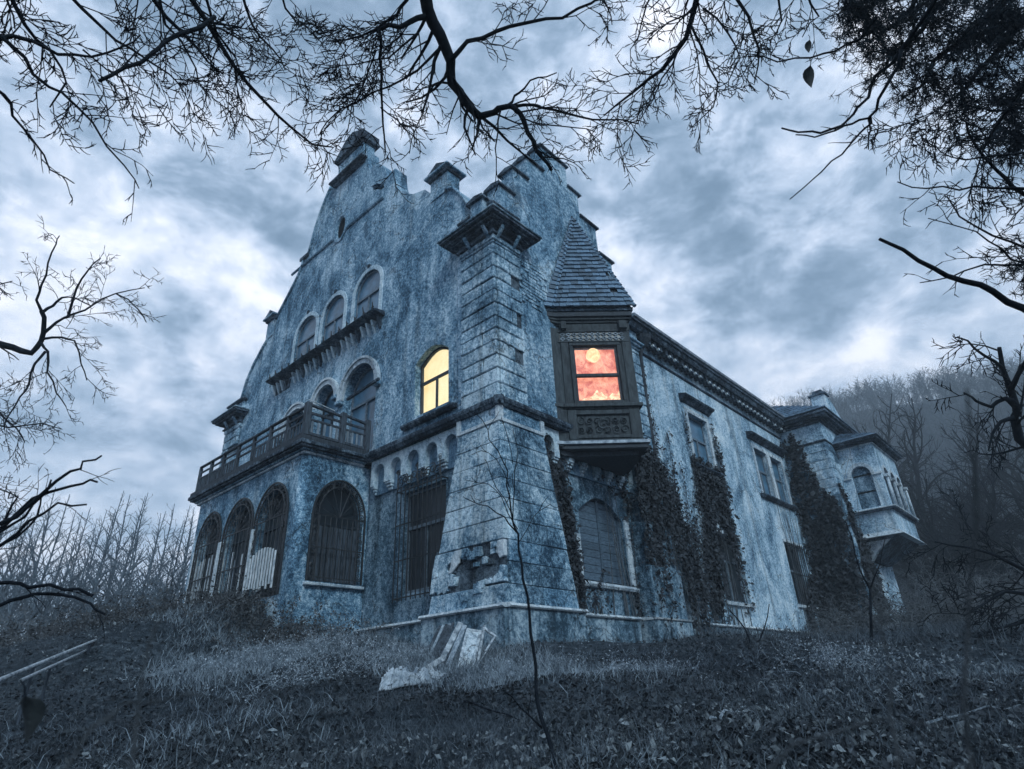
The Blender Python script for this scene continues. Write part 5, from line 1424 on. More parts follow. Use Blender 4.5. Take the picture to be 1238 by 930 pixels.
rlab = ['leafless tree rising behind the far bay roof', 'forked leafless tree just right of the far bay roof', 'leafless tree halfway between far bay and right edge', 'pale tall leafless tree left of the leaning black tree', 'misty tree behind the crooked black tree at the right edge', 'bare tree at the right edge behind the black crooked one', 'faint bare tree behind the chimney of the far wing', 'smaller bare tree low beside the far bay windows', 'bare tree on the slope right of the bay sill level', 'stout low bare tree near the right edge in the mist', 'bare tree cut by the right edge above the tangled tree', 'low bare tree just right of the bay corbel', 'short bare tree in the thicket right of the bay corbel', 'short spreading tree above the scrub near the right edge']
for i, (px, top, R_) in enumerate([(1045, 462, 62), (1085, 470, 54), (1120, 480, 60), (1160, 470, 50), (1195, 455, 66), (1230, 470, 52), (1020, 475, 75), (1105, 520, 44), (1150, 540, 46), (1215, 560, 42), (1260, 500, 46), (1075, 580, 48), (1130, 600, 43), (1180, 610, 40)]):
    ry = ray(px, top); h_ = math.hypot(ry.x, ry.y)
    x, y = CAM.x + ry.x / h_ * R_, CAM.y + ry.y / h_ * R_
    zt = CAM.z + ry.z / h_ * R_; z0 = gz1(x, y) + float(ridge(np.array(x), np.array(y)))
    s_ = max(.35, (zt - z0) / 16.5); k = i % 2
    if first[k]: rts[k].location = (x, y, z0); rts[k].scale = (s_,) * 3; first[k] = False; rts[k]['label'] = rlab[i]
    else: copy_thing(rts[k], (x, y, z0), r.uniform(0, 6.28), s_, rlab[i])
# the wood covering the ridge, one mass
nw = 4200
azs = nr.uniform(58, 108, nw); Rs = nr.uniform(80, 250, nw)
X = CAM.x + Rs * np.sin(np.radians(azs)); Y = CAM.y + Rs * np.cos(np.radians(azs))
Z = gz(X, Y) + ridge(X, Y)
rw = random.Random(99)
P = []; D = []; W_ = []
for x, y, z in zip(X, Y, Z):
    h = rw.uniform(6, 11)
    P.append((x, y, z - .5)); D.append((rw.gauss(0, .4), rw.gauss(0, .4), h)); W_.append(.12)
    for k in range(26):
        t = rw.uniform(.25, .95); az = rw.uniform(0, 6.28); l = h * .42 * (1.15 - t)
        P.append((x, y, z + h * t)); D.append((math.cos(az) * l, math.sin(az) * l, l * rw.uniform(.3, 1.3))); W_.append(.07)
P = np.array(P); D = np.array(D); W_ = np.array(W_)[:, None]
S = np.cross(D, nr.normal(size=D.shape)); S /= np.linalg.norm(S, axis=1)[:, None]
V = np.stack([P - S * W_, P + S * W_, P + D], 1).reshape(-1, 3)
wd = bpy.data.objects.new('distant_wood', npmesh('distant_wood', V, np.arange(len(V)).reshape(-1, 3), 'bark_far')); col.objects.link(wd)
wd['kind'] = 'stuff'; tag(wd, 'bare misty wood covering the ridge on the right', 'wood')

# --- the pine hanging in at the top right
pine = thing('pine_tree', 'dark needled pine filling the top right corner of the sky', 'tree', gp(9.5, -1.0))
r = random.Random(12)
tm = MB(); tr = trunk_to(gp(9.5, -1.0), at(1330, -260, 10.5), .32, .2, .05, 9); tm.tube([t[0] for t in tr], [t[1] for t in tr], 10); tm.build('trunk', 'bark', pine, smooth=True, fix=False)
bm2 = MB(); pts = []
boughs = [[(1330, -260), (1180, -80), (1110, -10), (1075, 35), (1045, 40)], [(1330, -260), (1200, -60), (1130, 10), (1090, 60), (1068, 90)], [(1330, -200), (1230, -20), (1160, 50), (1120, 95), (1100, 112)],
          [(1340, -100), (1260, 0), (1200, 70), (1165, 110), (1140, 128)], [(1340, -60), (1270, 60), (1235, 110), (1205, 150), (1190, 175)], [(1340, 0), (1280, 120), (1245, 160), (1228, 185)],
          [(1330, -260), (1150, -60), (1080, -20), (1040, 5), (1020, 12)], [(1340, -80), (1240, 20), (1190, 40), (1150, 60)], [(1340, 200), (1300, 260), (1262, 300), (1236, 318)], [(1340, -120), (1240, -60), (1200, 0), (1180, 30)]]
for b in boughs:
    p = limb(b, 10.0, 8.6 + r.uniform(-.5, .6), r, .04)
    bm2.tube(p, radii(len(p), .06, .012), 5)
    tot = sum((p[i + 1] - p[i]).length for i in range(len(p) - 1))
    for k in range(int(tot * 27)):
        f = r.uniform(.28, .999) * (len(p) - 1); i = int(f); q = p[i].lerp(p[i + 1], f - i)
        d = rv(r); d.normalize(); d.z -= .35
        c = wander(q, d, r.uniform(.2, .62), 3, .2, r, Vector((0, 0, -.1)))
        bm2.tube(c, [.008, .006, .004, .003], 3, cap=False)
        for s_ in c[1:]:
            for _ in range(2): pts.append(tuple(s_ + rv(r) * .03))
bm2.build('bough', 'bark', pine, fix=False)
pts = np.array(pts)
K = 9
PP = np.repeat(pts, K, 0); n = len(PP)
D = nr.normal(size=(n, 3)); D[:, 2] -= .2; D /= np.linalg.norm(D, axis=1)[:, None]; D *= nr.uniform(.05, .10, (n, 1))
S = np.cross(D, nr.normal(size=D.shape)); S /= np.linalg.norm(S, axis=1)[:, None]; S *= .0045
V = np.stack([PP - S, PP + S, PP + D + S * .4, PP + D - S * .4], 1).reshape(-1, 3)
o = bpy.data.objects.new('needles', npmesh('needles', V, np.arange(len(V)).reshape(-1, 4), 'needle')); link(o, pine); o['kind'] = 'stuff'
# bare snags under the pine
T7 = trunk_to(gp(5.5, -.5), at(1150, -30, 5.6), .12, .06, .05, 19)
over_tree('leafless forked branch hooking out below the pine', T7, [
    ([(1150, -30), (1090, 60), (1058, 92), (1050, 118), (1032, 138), (1018, 152), (992, 161), (965, 160), (945, 155)], 5.6, 5.2, .016, .006, dict(dens=1.5, L=.25, lvl=1)),
    ([(1090, 60), (1078, 92), (1062, 120), (1050, 143), (1030, 150), (1010, 158), (985, 166), (962, 163)], 5.5, 5.2, .013, .005, dict(dens=1.5, L=.25, lvl=1)),
    ([(1052, 140), (1046, 155), (1030, 172), (1005, 195), (985, 215), (955, 241)], 5.4, 5.2, .010, .004, dict(dens=1.2, L=.25, lvl=1)),
    ([(1050, 143), (1050, 165), (1050, 181)], 5.4, 5.3, .007, .004, dict(dens=0))], 32, None, cat='branch', name='forked_branch')
# a single hanging leaf on its thread of twig, and a curled one low down
def leaf_obj(c, s, lab, roll=0.0):
    r_ = Vector((RT)); u_ = Vector((UP)); f_ = Vector(FW)
    m = MB(); N_ = 7; v = []; fcs = []
    for i in range(N_ + 1):
        t = i / N_; w = .27 * math.sin(math.pi * t ** .65) * (1 - .15 * t) + .01
        for k in (-1, -.5, 0, .5, 1):
            p = c + u_ * (-t * s) + r_ * (k * w * s + roll * t * s) + f_ * (.25 * s * (k * k) * w * 2 + .12 * s * math.sin(3 * t))
            v.append(tuple(p))
    for i in range(N_):
        for k in range(4): a = i * 5 + k; fcs.append((a, a + 1, a + 6, a + 5))
    m.add(v, fcs)
    root = m.build('dead_leaf', 'dead_leaf', None, fix=False)
    st = MB().tube([c + u_ * s * .35 - r_ * s * .1, c + u_ * s * .2, c], .0025, 4).build('stalk', 'bark', root, fix=False)
    return tag(root, lab, 'leaf')
leaf_obj(at(980, 79, 5.75), .17, 'single withered leaf hanging below a twig in the upper right sky', .05)
leaf_obj(at(979, 48, 5.8), .10, 'small curled dead leaf on the twig above the hanging one', -.05)
leaf_obj(at(30, 842, 1.5), .085, 'curled dark leaf close by at the lower left')

MT['bramble_dark'] = simple('dry stalk', (.05, .06, .07), .9, (.015, .02, .026), 30, 0)
# stems growing close to the camera, out of its focus
for q, (px, d, lb) in enumerate([
    ([(150, 960), (165, 880), (180, 780), (205, 700)], .62, 'blurred thin stem rising close to the camera at the lower left'),
    ([(60, 960), (110, 880), (150, 850), (230, 838), (290, 850)], .70, 'blurred arching twig close to the camera over the lower left slope'),
    ([(1085, 960), (1075, 860), (1070, 780), (1066, 735)], .66, 'blurred dark stem close to the camera at the lower right'),
    ([(1180, 960), (1165, 850), (1172, 700), (1178, 560), (1168, 470)], .58, 'tall blurred stem close to the camera near the right edge'),
    ([(900, 960), (960, 900), (1060, 870), (1150, 880)], .7, 'blurred low twig close to the camera at the bottom right')]):
    p = limb(px, d, d, random.Random(200 + q), .002)
    dn = p[0] + Vector((0, 0, gz1(p[0].x, p[0].y) - p[0].z - .05))
    m = MB(); m.tube([dn] + p, radii(len(p) + 1, .0022, .0008), 5)
    spray(m, p, .0012, .0006, 12, .05, random.Random(q), 1, .8, .2, Vector(), .3, None, .0005, 3)
    tag(m.build('stem', 'bramble_dark', None, fix=False), lb, 'twig')

# ================================================================ ivy
MT['ivy_wood'] = simple('ivy wood', (.11, .13, .15), .9, (.03, .04, .05), 12, .3)
def in_poly(x, y, poly):
    c = False; n = len(poly); j = n - 1
    for i in range(n):
        if (poly[i][1] > y) != (poly[j][1] > y) and x < (poly[j][0] - poly[i][0]) * (y - poly[i][1]) / (poly[j][1] - poly[i][1] + 1e-9) + poly[i][0]: c = not c
        j = i
    return c
def ivy(label, regions, n, strands=(), size=.062, seed=1, out=.16):
    """regions: (outline in (x,z) on the wall, wall y, density weight)"""
    r = random.Random(seed)
    pts = []; woods = []
    polys = []
    area = 0
    for poly, y0, w in regions:
        xs = [p[0] for p in poly]; zs = [p[1] for p in poly]
        ar = (max(xs) - min(xs)) * (max(zs) - min(zs)) * w
        polys.append((poly, y0, min(xs), max(xs), min(zs), max(zs), ar)); area += ar
    for poly, y0, x0, x1, z0, z1, ar in polys:
        ph = [(r.uniform(0, 6), r.uniform(3.0, 9), r.uniform(.3, 1.3)) for _ in range(4)]
        # ragged tendrils wandering up from the foot
        for _ in range(int(n * ar / area / 60)):
            x, z = r.uniform(x0, x1), z0 + (z1 - z0) * r.random() ** 1.6
            if not in_poly(x, z, poly): continue
            dx = 0; L = r.uniform(.5, 3.2); wood = [(x, y0 - .05, z)]
            while L > 0:
                dx = dx * .9 + r.gauss(0, .016); x += dx; z += .055; L -= .055
                if not in_poly(x, z - .5, poly): break
                wood.append((x, y0 - .05, z))
                for _k in range(3): pts.append((x + r.gauss(0, .06), y0 - abs(r.gauss(0, .06)) - .01, z + r.gauss(0, .05)))
            if len(wood) > 8: woods.append(wood[::4])
        for _ in range(int(n * .34 * ar / area)):
            x, z = r.uniform(x0, x1), r.uniform(z0, z1)
            if not in_poly(x + r.gauss(0, .16), z + r.gauss(0, .25), poly): continue
            den = sum(math.sin(a + kx * x * 2 + kz * z) for a, kx, kz in ph)
            if den < -.35 and r.random() < .96: continue
            thick = out * (1 + .25 * den)
            pts.append((x, y0 - abs(r.gauss(0, thick * .55)) - .01, z))
    stem = MB()
    for (p, q, y0) in strands:
        c = [Vector((p[0] + (q[0] - p[0]) * t + r.gauss(0, .03), y0 - .03, p[1] + (q[1] - p[1]) * t)) for t in [i / 9 for i in range(10)]]
        stem.tube(c, radii(10, .018, .006), 4)
        for _ in range(int((Vector(p) - Vector(q)).length * 34)):
            f = r.random() * 8.99; i = int(f); k = c[i].lerp(c[i + 1], f - i)
            pts.append((k.x + r.gauss(0, .07), k.y - abs(r.gauss(0, .05)), k.z + r.gauss(0, .05)))
    root = thing('ivy', label, 'ivy', (pts[0][0], pts[0][1], 0))
    stem2 = MB()
    for poly, y0, x0, x1, z0, z1, ar in polys:
        for _ in range(9):
            x = r.uniform(x0 + .1 * (x1 - x0), x1 - .1 * (x1 - x0)); c = wander(Vector((x, y0 - .04, z0)), Vector((0, 0, 1)), (z1 - z0) * r.uniform(.6, .95), 8, .08, r, Vector((0, 0, .05)))
            for v in c: v.y = y0 - .03
            stem2.tube(c, radii(9, .022, .006), 4)
    for wd_ in woods: stem2.tube(wd_, radii(len(wd_), .016, .005), 3, cap=False)
    stem.v and stem.build('tendrils', 'ivy_wood', root, fix=False, kind='stuff')
    o = stem2.build('stems', 'ivy_wood', root, fix=False, kind='stuff')
    V, F = leafset(np.array(pts), size * nr.choice([.6, .85, 1.0, 1.45], len(pts), p=[.25, .3, .3, .15]), nr, 1.0, (-.1, -1, .5), .55)
    o = bpy.data.objects.new('leaves', npmesh('leaves', V, F, 'ivy')); link(o, root); o['kind'] = 'stuff'
    return root
ivy('ivy climbing between the flared corner base and the shuttered window', [([(1.75, 5.15), (2.6, 5.3), (2.75, 4.3), (3.0, 3.4), (3.1, .3), (2.2, .3), (2.15, 2.2)], .30, 1), ([(2.2, .9), (3.9, .9), (3.9, 1.55), (2.3, 1.6)], .12, 1)], 5200, seed=61)
ivy('thick dark ivy curtain hanging from the oriel corner down to the plinth', [([(4.2, 5.1), (5.9, 5.5), (6.1, .2), (5.5, .2), (5.6, 2.5), (5.5, 3.9), (4.9, 4.2), (4.4, 4.6)], .33, 1),
     ([(5.75, 5.9), (6.5, 5.9), (7.3, 5.3), (8.2, 4.6), (8.9, 3.8), (9.2, 2.4), (9.0, .2), (7.8, .2), (7.9, 1.6), (7.2, 2.6), (6.9, 1.5), (6.8, .2), (5.75, .2)], -.05, 1.3)], 19000,
    strands=[((7.5, .9), (7.5, 9.3), .15), ((7.7, 3.0), (7.75, 7.6), .15), ((8.2, 3.0), (8.2, 6.6), .17), ((7.4, 5), (7.45, 8.9), .1), ((8.6, 3), (8.65, 7.3), .17), ((9.3, 1.2), (9.25, 6.1), .17), ((9.7, 1.0), (9.7, 5.2), .17), ((10.2, 2.0), (10.15, 8.4), .17)], seed=62, out=.22)
ivy('ivy sheet draped under the single hooded window of the wing', [([(10.1, 6.15), (12.5, 6.15), (12.6, 4.0), (12.9, 2.2), (12.2, 1.2), (12.0, 3.6), (11.2, 3.4), (10.6, .9), (9.6, .6), (9.9, 2.8), (10.3, 3.9)], .16, 1)], 11000,
    strands=[((12.5, 5), (12.45, 8.4), .17), ((12.8, 5.5), (12.75, 7.7), .17), ((9.9, .6), (10.0, 5.5), .17), ((12.6, 5), (12.6, 8.0), .17)], seed=63, size=.075)
ivy('ivy mass swarming up the corner beside the far projecting wing', [([(19.95, 9.9), (20.6, 9.9), (20.65, .3), (17.6, .3), (18.1, 1.2), (19.9, 3.0), (20.1, 6.2)], .14, .8), ([(20.7, 6.8), (21.15, 6.3), (21.7, 4.8), (22.4, 3.6), (22.6, 1.2), (20.7, .4)], -1.83, 1.2)], 8500, seed=64, size=.095, out=.25)
q_ = ivy('narrow ivy on the shaded return wall near the far chimney', [([(-1.75, .3), (.1, .3), (.1, 9.6), (-.6, 9.5), (-1.0, 7), (-1.7, 5.5)], 0, 1)], 7500, seed=65, size=.095, out=.2)
q_.rotation_euler = (0, 0, 0)
for ch in q_.children:   # this one grows on the wall facing left: swap its axes in the mesh
    co = np.empty(len(ch.data.vertices) * 3, np.float32); ch.data.vertices.foreach_get('co', co); co = co.reshape(-1, 3)
    co2 = co.copy(); co2[:, 0] = 20.62 + co[:, 1]; co2[:, 1] = co[:, 0]; ch.data.vertices.foreach_set('co', co2.ravel())

# ================================================================ ground cover
def wedge_points(n, d0, d1, a0=2, a1=98, power=1.0):
    az = np.radians(nr.uniform(a0, a1, n)); t = nr.random(n) ** power
    R = d0 * (d1 / d0) ** t
    x = CAM.x + R * np.sin(az); y = CAM.y + R * np.cos(az)
    inside = ((x > -.1) & (y > .0) & (y < 16.2) & (x < 26.2)) | ((x > PX) & (y > PY0) & (y < PY1) & (x < 1)) | ((x > 20.6) & (y > -1.8) & (x < 26.4) & (y < 2))
    x, y = x[~inside], y[~inside]
    return np.stack([x, y, gz(x, y)], 1)
def patch(P, k, thr, seed=0):
    rr = np.random.default_rng(seed); s = 0
    for _ in range(5):
        th, ph, kk = rr.uniform(0, 6.28), rr.uniform(0, 6.28), k * rr.uniform(.6, 1.8)
        s = s + np.sin(kk * (P[:, 0] * np.cos(th) + P[:, 1] * np.sin(th)) + ph)
    return s + rr.normal(size=len(P)) * .8 > thr
MT['litter'] = simple('fallen leaves', (.20, .24, .27), .8, (.015, .022, .03), 9, 0, detail=3)
MT['litter_dark'] = simple('rotten leaves', (.05, .065, .08), .8, (.008, .012, .018), 9, 0, detail=3)
MT['grass'] = simple('dry frosted grass', (.27, .34, .40), .85, (.03, .05, .075), 3, 0, detail=4)
MT['grass_dark'] = simple('dark dead grass', (.10, .13, .16), .85, (.015, .024, .034), 3, 0, detail=4)
MT['frost_leaf'] = simple('frosted seed heads', (.36, .42, .48), .9, (.10, .14, .18), 6, 0)
MT['bramble'] = simple('bramble stems', (.06, .065, .075), .9, (.015, .018, .024), 8, 0)
MT['bramble_leaf'] = simple('bramble leaves', (.085, .095, .105), .8, (.014, .02, .026), 4, 0)
def stuff(name, V, F, m, label=None):
    o = bpy.data.objects.new(name, npmesh(name, V, F, m)); col.objects.link(o); o['kind'] = 'stuff'
    if label: tag(o, label[0], label[1])
    return o
P = wedge_points(90000, 4.2, 32); P = P[patch(P, .9, -2.2, 1)]; P[:, 2] += nr.uniform(0, .05, len(P))
V, F = leafset(P, .030 * nr.choice([.6, 1, 1.5], len(P), p=[.4, .4, .2]), nr, 1.1, (0, 0, 1), 1.0); stuff('leaf_litter', V, F, 'litter_dark', ('dark rotting leaves littering the foreground slope', 'leaves'))
P = wedge_points(30000, 4.2, 32); P = P[patch(P, .7, .6, 2)]; P[:, 2] += nr.uniform(.01, .07, len(P))
V, F = leafset(P, .027 * nr.choice([.6, 1, 1.5], len(P), p=[.4, .4, .2]), nr, 1.1, (0, 0, 1), 1.2); stuff('pale_leaf_litter', V, F, 'litter', ('paler fallen leaves scattered among the rotting ones', 'leaves'))
P = wedge_points(110000, 4.5, 34); P = P[patch(P, .8, -1.6, 3)]
V, F = blades(P, .15 * nr.choice([.6, 1, 1.9], (len(P)), p=[.45, .4, .15]), .0032, nr, .75); stuff('dead_grass', V, F, 'grass_dark', ('short dark dead grass over the whole slope', 'grass'))
P = wedge_points(90000, 7.0, 24, 14, 62); d_ = P[:, 1] - .3 * P[:, 0]
dh = np.hypot(P[:, 0] - CAM.x, P[:, 1] - CAM.y)
azp = np.degrees(np.arctan2(P[:, 0] - CAM.x, P[:, 1] - CAM.y)); P = P[patch(P, .9, .2, 4) & (nr.random(len(P)) < sst(azp, 14, 24) * (1 - sst(azp, 44, 62))) & (nr.random(len(P)) < np.clip((dh - 7.5) / 4, .04, 1))]
V, F = blades(P, .26, .005, nr, .55); stuff('frosted_grass', V, F, 'grass', ('pale frosted grass tufts on the bank before the porch', 'grass'))
P = wedge_points(60000, 13, 34, 44, 97); dh = np.hypot(P[:, 0] - CAM.x, P[:, 1] - CAM.y)
P = P[patch(P, .6, .2, 5)]
V, F = blades(P, .34, .006, nr, .5); stuff('tall_grass', V, F, 'grass_dark', ('tall dry grass along the foot of the right wing', 'grass'))
P = wedge_points(26000, 4.4, 14); P = P[patch(P, 1.3, .9, 15)]
V, F = blades(P, .20, .0028, nr, .8); stuff('pale_grass', V, F, 'grass', ('thin pale grass wisps scattered over the foreground slope', 'grass'))

MT['dry_scrub'] = simple('dry scrub stems', (.13, .15, .17), .9, (.04, .05, .062), 4, 0)
def bush(label, c, sx, sy, h, n, leaves, seed, mat='bramble', leafm='bramble_leaf', ls=.035, rr=.007, cat='bush', name='bramble_bush'):
    r = random.Random(seed); c = Vector((c[0], c[1], gz1(c[0], c[1])))
    root = thing(name, label, cat, c); m = MB(); pts = []
    for _ in range(n):
        x = c.x + r.gauss(0, sx * .42); y = c.y + r.gauss(0, sy * .42)
        p = Vector((x, y, gz1(x, y) - .03)); az = r.uniform(0, 6.28)
        d = Vector((math.cos(az) * .6, math.sin(az) * .6, 1.2))
        L = h * r.uniform(.7, 1.7)
        q = wander(p, d, L, 7, .2, r, Vector((math.cos(az) * .05, math.sin(az) * .05, -.20)))
        m.tube(q, radii(8, rr, rr * .4), 3, cap=False)
        spray(m, q, rr, rr * .5, 3.5, h * .35, r, 1, .9, .25, Vector(), .2, None, rr * .45, 3)
        for _ in range(leaves):
            f = r.uniform(.1, .999) * 7; i = int(f); k = q[i].lerp(q[min(7, i + 1)], f - i)
            pts.append(tuple(k + rv(r) * .05))
    m.build('stem', mat, root, fix=False)
    if pts:
        V, F = leafset(np.array(pts), ls, nr, 1.0)
        o = bpy.data.objects.new('leaves', npmesh('leaves', V, F, leafm)); link(o, root); o['kind'] = 'stuff'
    return root
bush('dark bramble heap against the rounded porch corner', (-1.7, 5.0), 1.5, 1.0, .85, 170, 30, 81)
bush('bramble tangle below the pale palings of the porch', (-2.7, 7.2), 1.2, 2.2, .75, 170, 30, 82)
bush('long bramble bank running down left from the porch', (-3.6, 11.0), 1.8, 4.5, .8, 260, 26, 83)
bush('low brambles trailing at the left end of the bank', (-6.2, 12.5), 2.2, 4.0, .7, 200, 24, 84)
bush('dry scrub rising against the corner of the far wing', (18.6, -1.6), 2.2, 1.0, 1.5, 260, 12, 93, mat='dry_scrub', ls=.045, rr=.010)
bush('thorny thicket at the foot of the wing below the ivy', (8.0, -.7), 1.6, .6, .75, 120, 20, 85)
bush('dry undergrowth against the wing plinth below the double window', (14.2, -.6), 3.8, .7, .7, 130, 12, 86)
bush('tall bare thicket below the far bay', (20.5, -4.6), 4.2, 2.0, 2.4, 420, 14, 87, mat='dry_scrub', ls=.05, rr=.013)
bush('broad bare thicket right of the far bay', (27, -7.5), 7, 3.5, 2.9, 460, 10, 88, mat='dry_scrub', ls=.06, rr=.015)
bush('dark scrub on the rise at the right edge', (16.5, -9.8), 4, 2.0, 1.3, 230, 12, 89, ls=.05, rr=.010)
bush('hazy scrub at the foot of the tree row on the left', (-9.5, 26), 9, 5, 2.2, 330, 8, 90, mat='dry_scrub', ls=.07, rr=.018)
bush('grey scrub beyond the bank left of the porch', (-4.5, 19), 4, 4, 2.0, 220, 8, 91, mat='dry_scrub', ls=.06, rr=.014)
bush('thin thicket standing left of the row of misty trees', (-9.8, 17), 5, 4, 1.5, 200, 8, 92, mat='dry_scrub', ls=.05, rr=.012)

for q, (px, py, hh, lb) in enumerate([(330, 800, .55, 'pale frosted weeds below the porch palings'), (395, 785, .6, 'pale frosted weed clump at the foot of the rounded porch corner'), (440, 800, .45, 'frosted weeds before the left end of the plinth'), (360, 822, .4, 'low frosted weeds in front of the bramble heap'), (280, 815, .4, 'frosted weeds on the open bank left of the palings'), (770, 815, .32, 'frosted weeds before the shuttered window'), (1010, 805, .35, 'frosted weeds at the right end of the wing plinth'), (640, 815, .25, 'short frosted weeds at the foot of the corner')]):
    p = ground_hit(px, py, 8.0)
    bush(lb, (p.x, p.y), 1.5, 1.0, hh, 100, 16, 120 + q, mat='grass', leafm='frost_leaf', ls=.015, rr=.004, cat='weeds', name='frosted_weeds')

# ================================================================ rubble leaning at the corner, rails, sheet
def gpx(px, py):
    p = ground_hit(px, py, 8.0); return p
def board(p, q, w, t, m, par=None, name='board', side=None):
    p, q = Vector(p), Vector(q); d = (q - p).normalized()
    s = (side or d.cross(Vector((FW.x, FW.y, 0)))).normalized() * w / 2; n_ = d.cross(s).normalized() * t / 2
    v = [p - s - n_, p + s - n_, p + s + n_, p - s + n_, q - s - n_, q + s - n_, q + s + n_, q - s + n_]
    return MB().hexa([tuple(x) for x in v]).build(name, m, par, bevel=.006)
def lean(px0, py0, px1, py1, dtop=.75):
    """foot on the ground at px0,py0; head resting dtop further away"""
    a = gpx(px0, py0); L = (a - CAM).length
    return a, at(px1, py1, L + dtop)
a, b = lean(530, 806, 557, 753)
tag(board(a, b, .10, .03, 'old_white'), 'pale narrow board leaning on the corner base left of the old panel', 'board')
a, b = lean(522, 800, 545, 757)
tag(board(a, b, .13, .03, 'wood'), 'dark board leaning behind the pale narrow one', 'board')
a, b = lean(541, 806, 562, 756)
tag(board(a, b, .09, .03, 'grey_wood'), 'grey board wedged between pale board and panel frame', 'board')
def framed(c, label, name, filler):
    """c: four corners (3d), in order"""
    root = thing(name, label, name.replace('_', ' '), c[0])
    cen = sum(c, Vector()) / 4
    for i in range(4):
        p, q = c[i], c[(i + 1) % 4]
        ins = (cen - (p + q) / 2).normalized()
        board(p + ins * .03, q + ins * .03, .06, .04, 'old_white', root, 'frame_bar', side=ins)
    if filler:
        n_ = (c[1] - c[0]).cross(c[2] - c[0]).normalized() * .01
        inn = [cen.lerp(x, .9) for x in c]
        MB().hexa([tuple(x - n_) for x in inn] + [tuple(x + n_) for x in inn]).build('panel', filler, root)
    return root
a = gpx(552, 808); L = (a - CAM).length
b = gpx(573, 810)
c3 = [a, b, at(583, 763, L + .75), at(564, 760, L + .7)]
pf = framed(c3, 'old casement with a torn lace pane leaning on the corner base', 'window_casement', 'trim')
a2 = gpx(574, 811); c4 = [a2, gpx(577, 812), at(600, 768, L + .6), at(584, 757, L + .7)]
framed([a2, at(589, 787, L + .3), at(600, 769, L + .6), at(584, 757, L + .7)], 'empty broken frame leaning askew at the right of the casement', 'picture_frame', None)
for i in range(5):
    a, b = lean(515 + i * 4, 792 + i * 2, 532 + i * 4, 757 - i)
    tag(board(a, b, .05, .03, ('wood', 'grey_wood')[i % 2]), ('broken lath leaning at the left end of the rubble', 'second broken lath from the left of the rubble', 'middle lath of the five leaning at the rubble', 'fourth lath leaning just behind the dark board', 'lath nearest the pale board in the rubble')[i], 'lath', 'laths in the rubble at the corner')
# crumpled sheet
cs = gpx(488, 826); rr_ = random.Random(9)
from mathutils import noise as mn
NX, NY = 56, 34; v = []; f = []
ex = Vector((RT.x, RT.y, 0)).normalized(); ey = Vector((FW.x, FW.y, 0)).normalized()
for j in range(NY + 1):
    for i in range(NX + 1):
        u, w_ = i / NX - .35, j / NY - .5
        edge = 1 + .10 * mn.noise(Vector((u * 6, w_ * 6, 3)))
        p = cs + ex * ((u * .78 + .03) * edge) + ey * (w_ * .46 * (1.15 - u) * edge + u * .4)
        env = max(0, 1 - (abs(w_) * 2) ** 4) * max(0, 1 - max(0, (abs(u - .1) - .30) * 2.2) ** 2)
        q = Vector((u * 4.2 + w_ * 1.5, w_ * 3.2 - u, 7.1))
        rid = 1 - abs(mn.noise(q)) * 2.4; rid2 = 1 - abs(mn.noise(q * 2.6)) * 2.2; rid3 = 1 - abs(mn.noise(q * 5.5)) * 2
        h = env * (.045 + .10 * max(0, rid) ** 2 + .045 * rid2 + .02 * rid3)
        v.append((p.x + .03 * rid2, p.y + .03 * rid3, gz1(p.x, p.y) + .03 + max(0, h)))
for j in range(NY):
    for i in range(NX): q = j * (NX + 1) + i; f.append((q, q + 1, q + NX + 2, q + NX + 1))
sh = MB().add(v, f).build('crumpled_sheet', 'cloth', None, fix=False, smooth=True); tag(sh, 'crumpled white sheet lying on the slope beside the rubble', 'sheet')
mod = sh.modifiers.new('thickness', 'SOLIDIFY'); mod.thickness = .012
a = gpx(512, 818); b = at(536, 800, (a - CAM).length + .6)
tag(board(a + Vector((0, 0, .08)), b + Vector((0, 0, .05)), .09, .03, 'old_white'), 'short white plank running from the sheet to the leaning boards', 'plank')
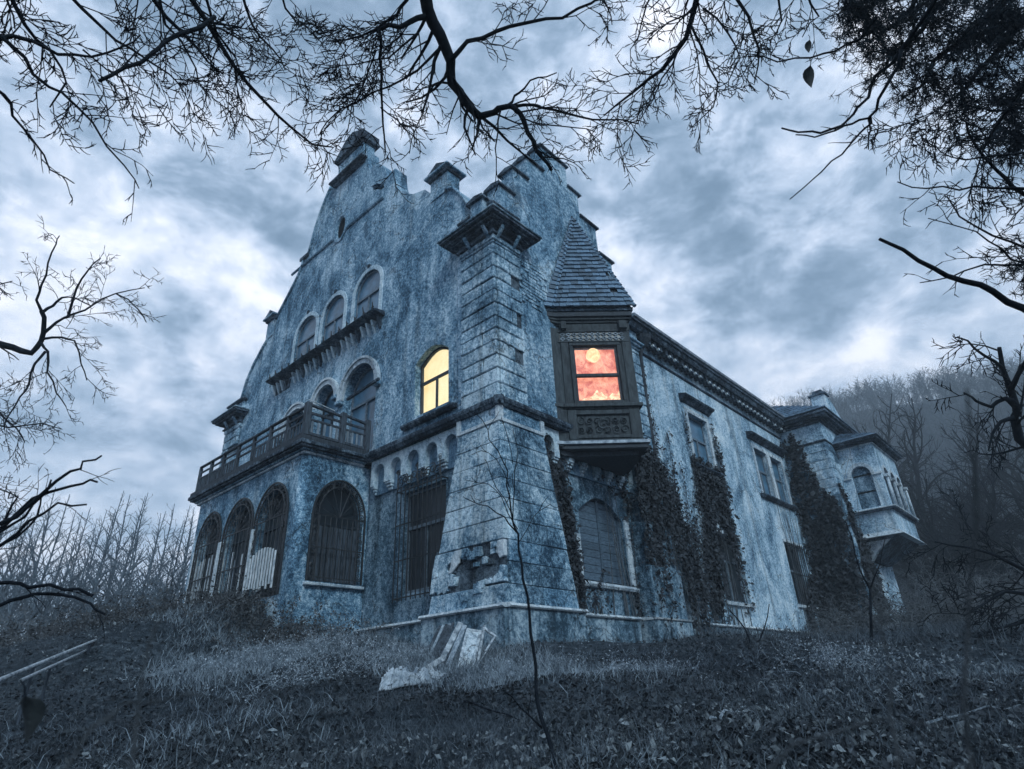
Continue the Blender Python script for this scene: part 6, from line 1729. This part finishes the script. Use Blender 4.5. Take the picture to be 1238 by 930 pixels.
# the two pale rails sloping up at the left
def rail_thing(p0, p1, r_, label):
    rt = MB(); 
    a = at(*p0, 9.0); b = at(*p1, 16.5)
    rt.tube([a, b], r_, 8)
    o = rt.build('rail', 'old_white', None); tag(o, label, 'rail', 'pale rails at the left')
    for k, t in enumerate((.25, .75)):
        p = a.lerp(b, t); MB().tube([(p.x, p.y, gz1(p.x, p.y) - .2), (p.x, p.y, p.z)], r_ * .9, 6).build('post', 'wood', o)
    return o
rail_thing((-20, 830), (130, 768), .025, 'upper of two pale rails sloping down to the left edge')
rail_thing((25, 823), (116, 781), .02, 'lower shorter pale rail sloping down at the left')
a = ground_hit(180, 822); b = ground_hit(232, 812)
tag(board(a + Vector((0, 0, .05)), b + Vector((0, 0, .06)), .5, .05, 'grey_wood', side=Vector((FW.x, FW.y, .05))), 'weathered grey board lying flat on the ground below the porch', 'board')
# fallen sticks
r = random.Random(77)
for i, (x0, y0, x1, y1, lb) in enumerate([(560, 855, 625, 880, 'dark fallen stick on the slope left of the sapling'), (1120, 885, 1238, 860, 'pale fallen twig at the lower right edge'), (250, 870, 330, 890, 'crooked dark stick in the lower left leaf litter'), (860, 880, 905, 860, 'short stick lying in the litter right of centre')]):
    a, b = ground_hit(x0, y0, 3), ground_hit(min(x1, 1237), y1, 3)
    p = [a.lerp(b, t / 5) + rv(r) * .02 + Vector((0, 0, .06)) for t in range(6)]
    m = MB(); m.tube(p, radii(6, .018, .006), 5); spray(m, p, .012, .004, 3, .3, r, 1)
    tag(m.build('fallen_stick', 'grey_wood' if i % 2 else 'bark', None, fix=False), lb, 'stick')

# ================================================================ mist: one box of even air
HZ = 345
hb = MB().box(CAM.x - HZ, CAM.x + HZ, CAM.y - HZ, CAM.y + HZ, -12, 104).build('haze', MT['soil'], None)
hb['kind'] = 'stuff'
m = bpy.data.materials.new('mist'); m.use_nodes = True; t = m.node_tree; t.nodes.clear()
pv = nd(t, 'ShaderNodeVolumePrincipled', Density=HAZE, Anisotropy=.1); pv.inputs['Color'].default_value = (.74, .88, 1.0, 1)
oo = nd(t, 'ShaderNodeOutputMaterial'); t.links.new(pv.outputs[0], oo.inputs['Volume'])
hb.data.materials.clear(); hb.data.materials.append(m)
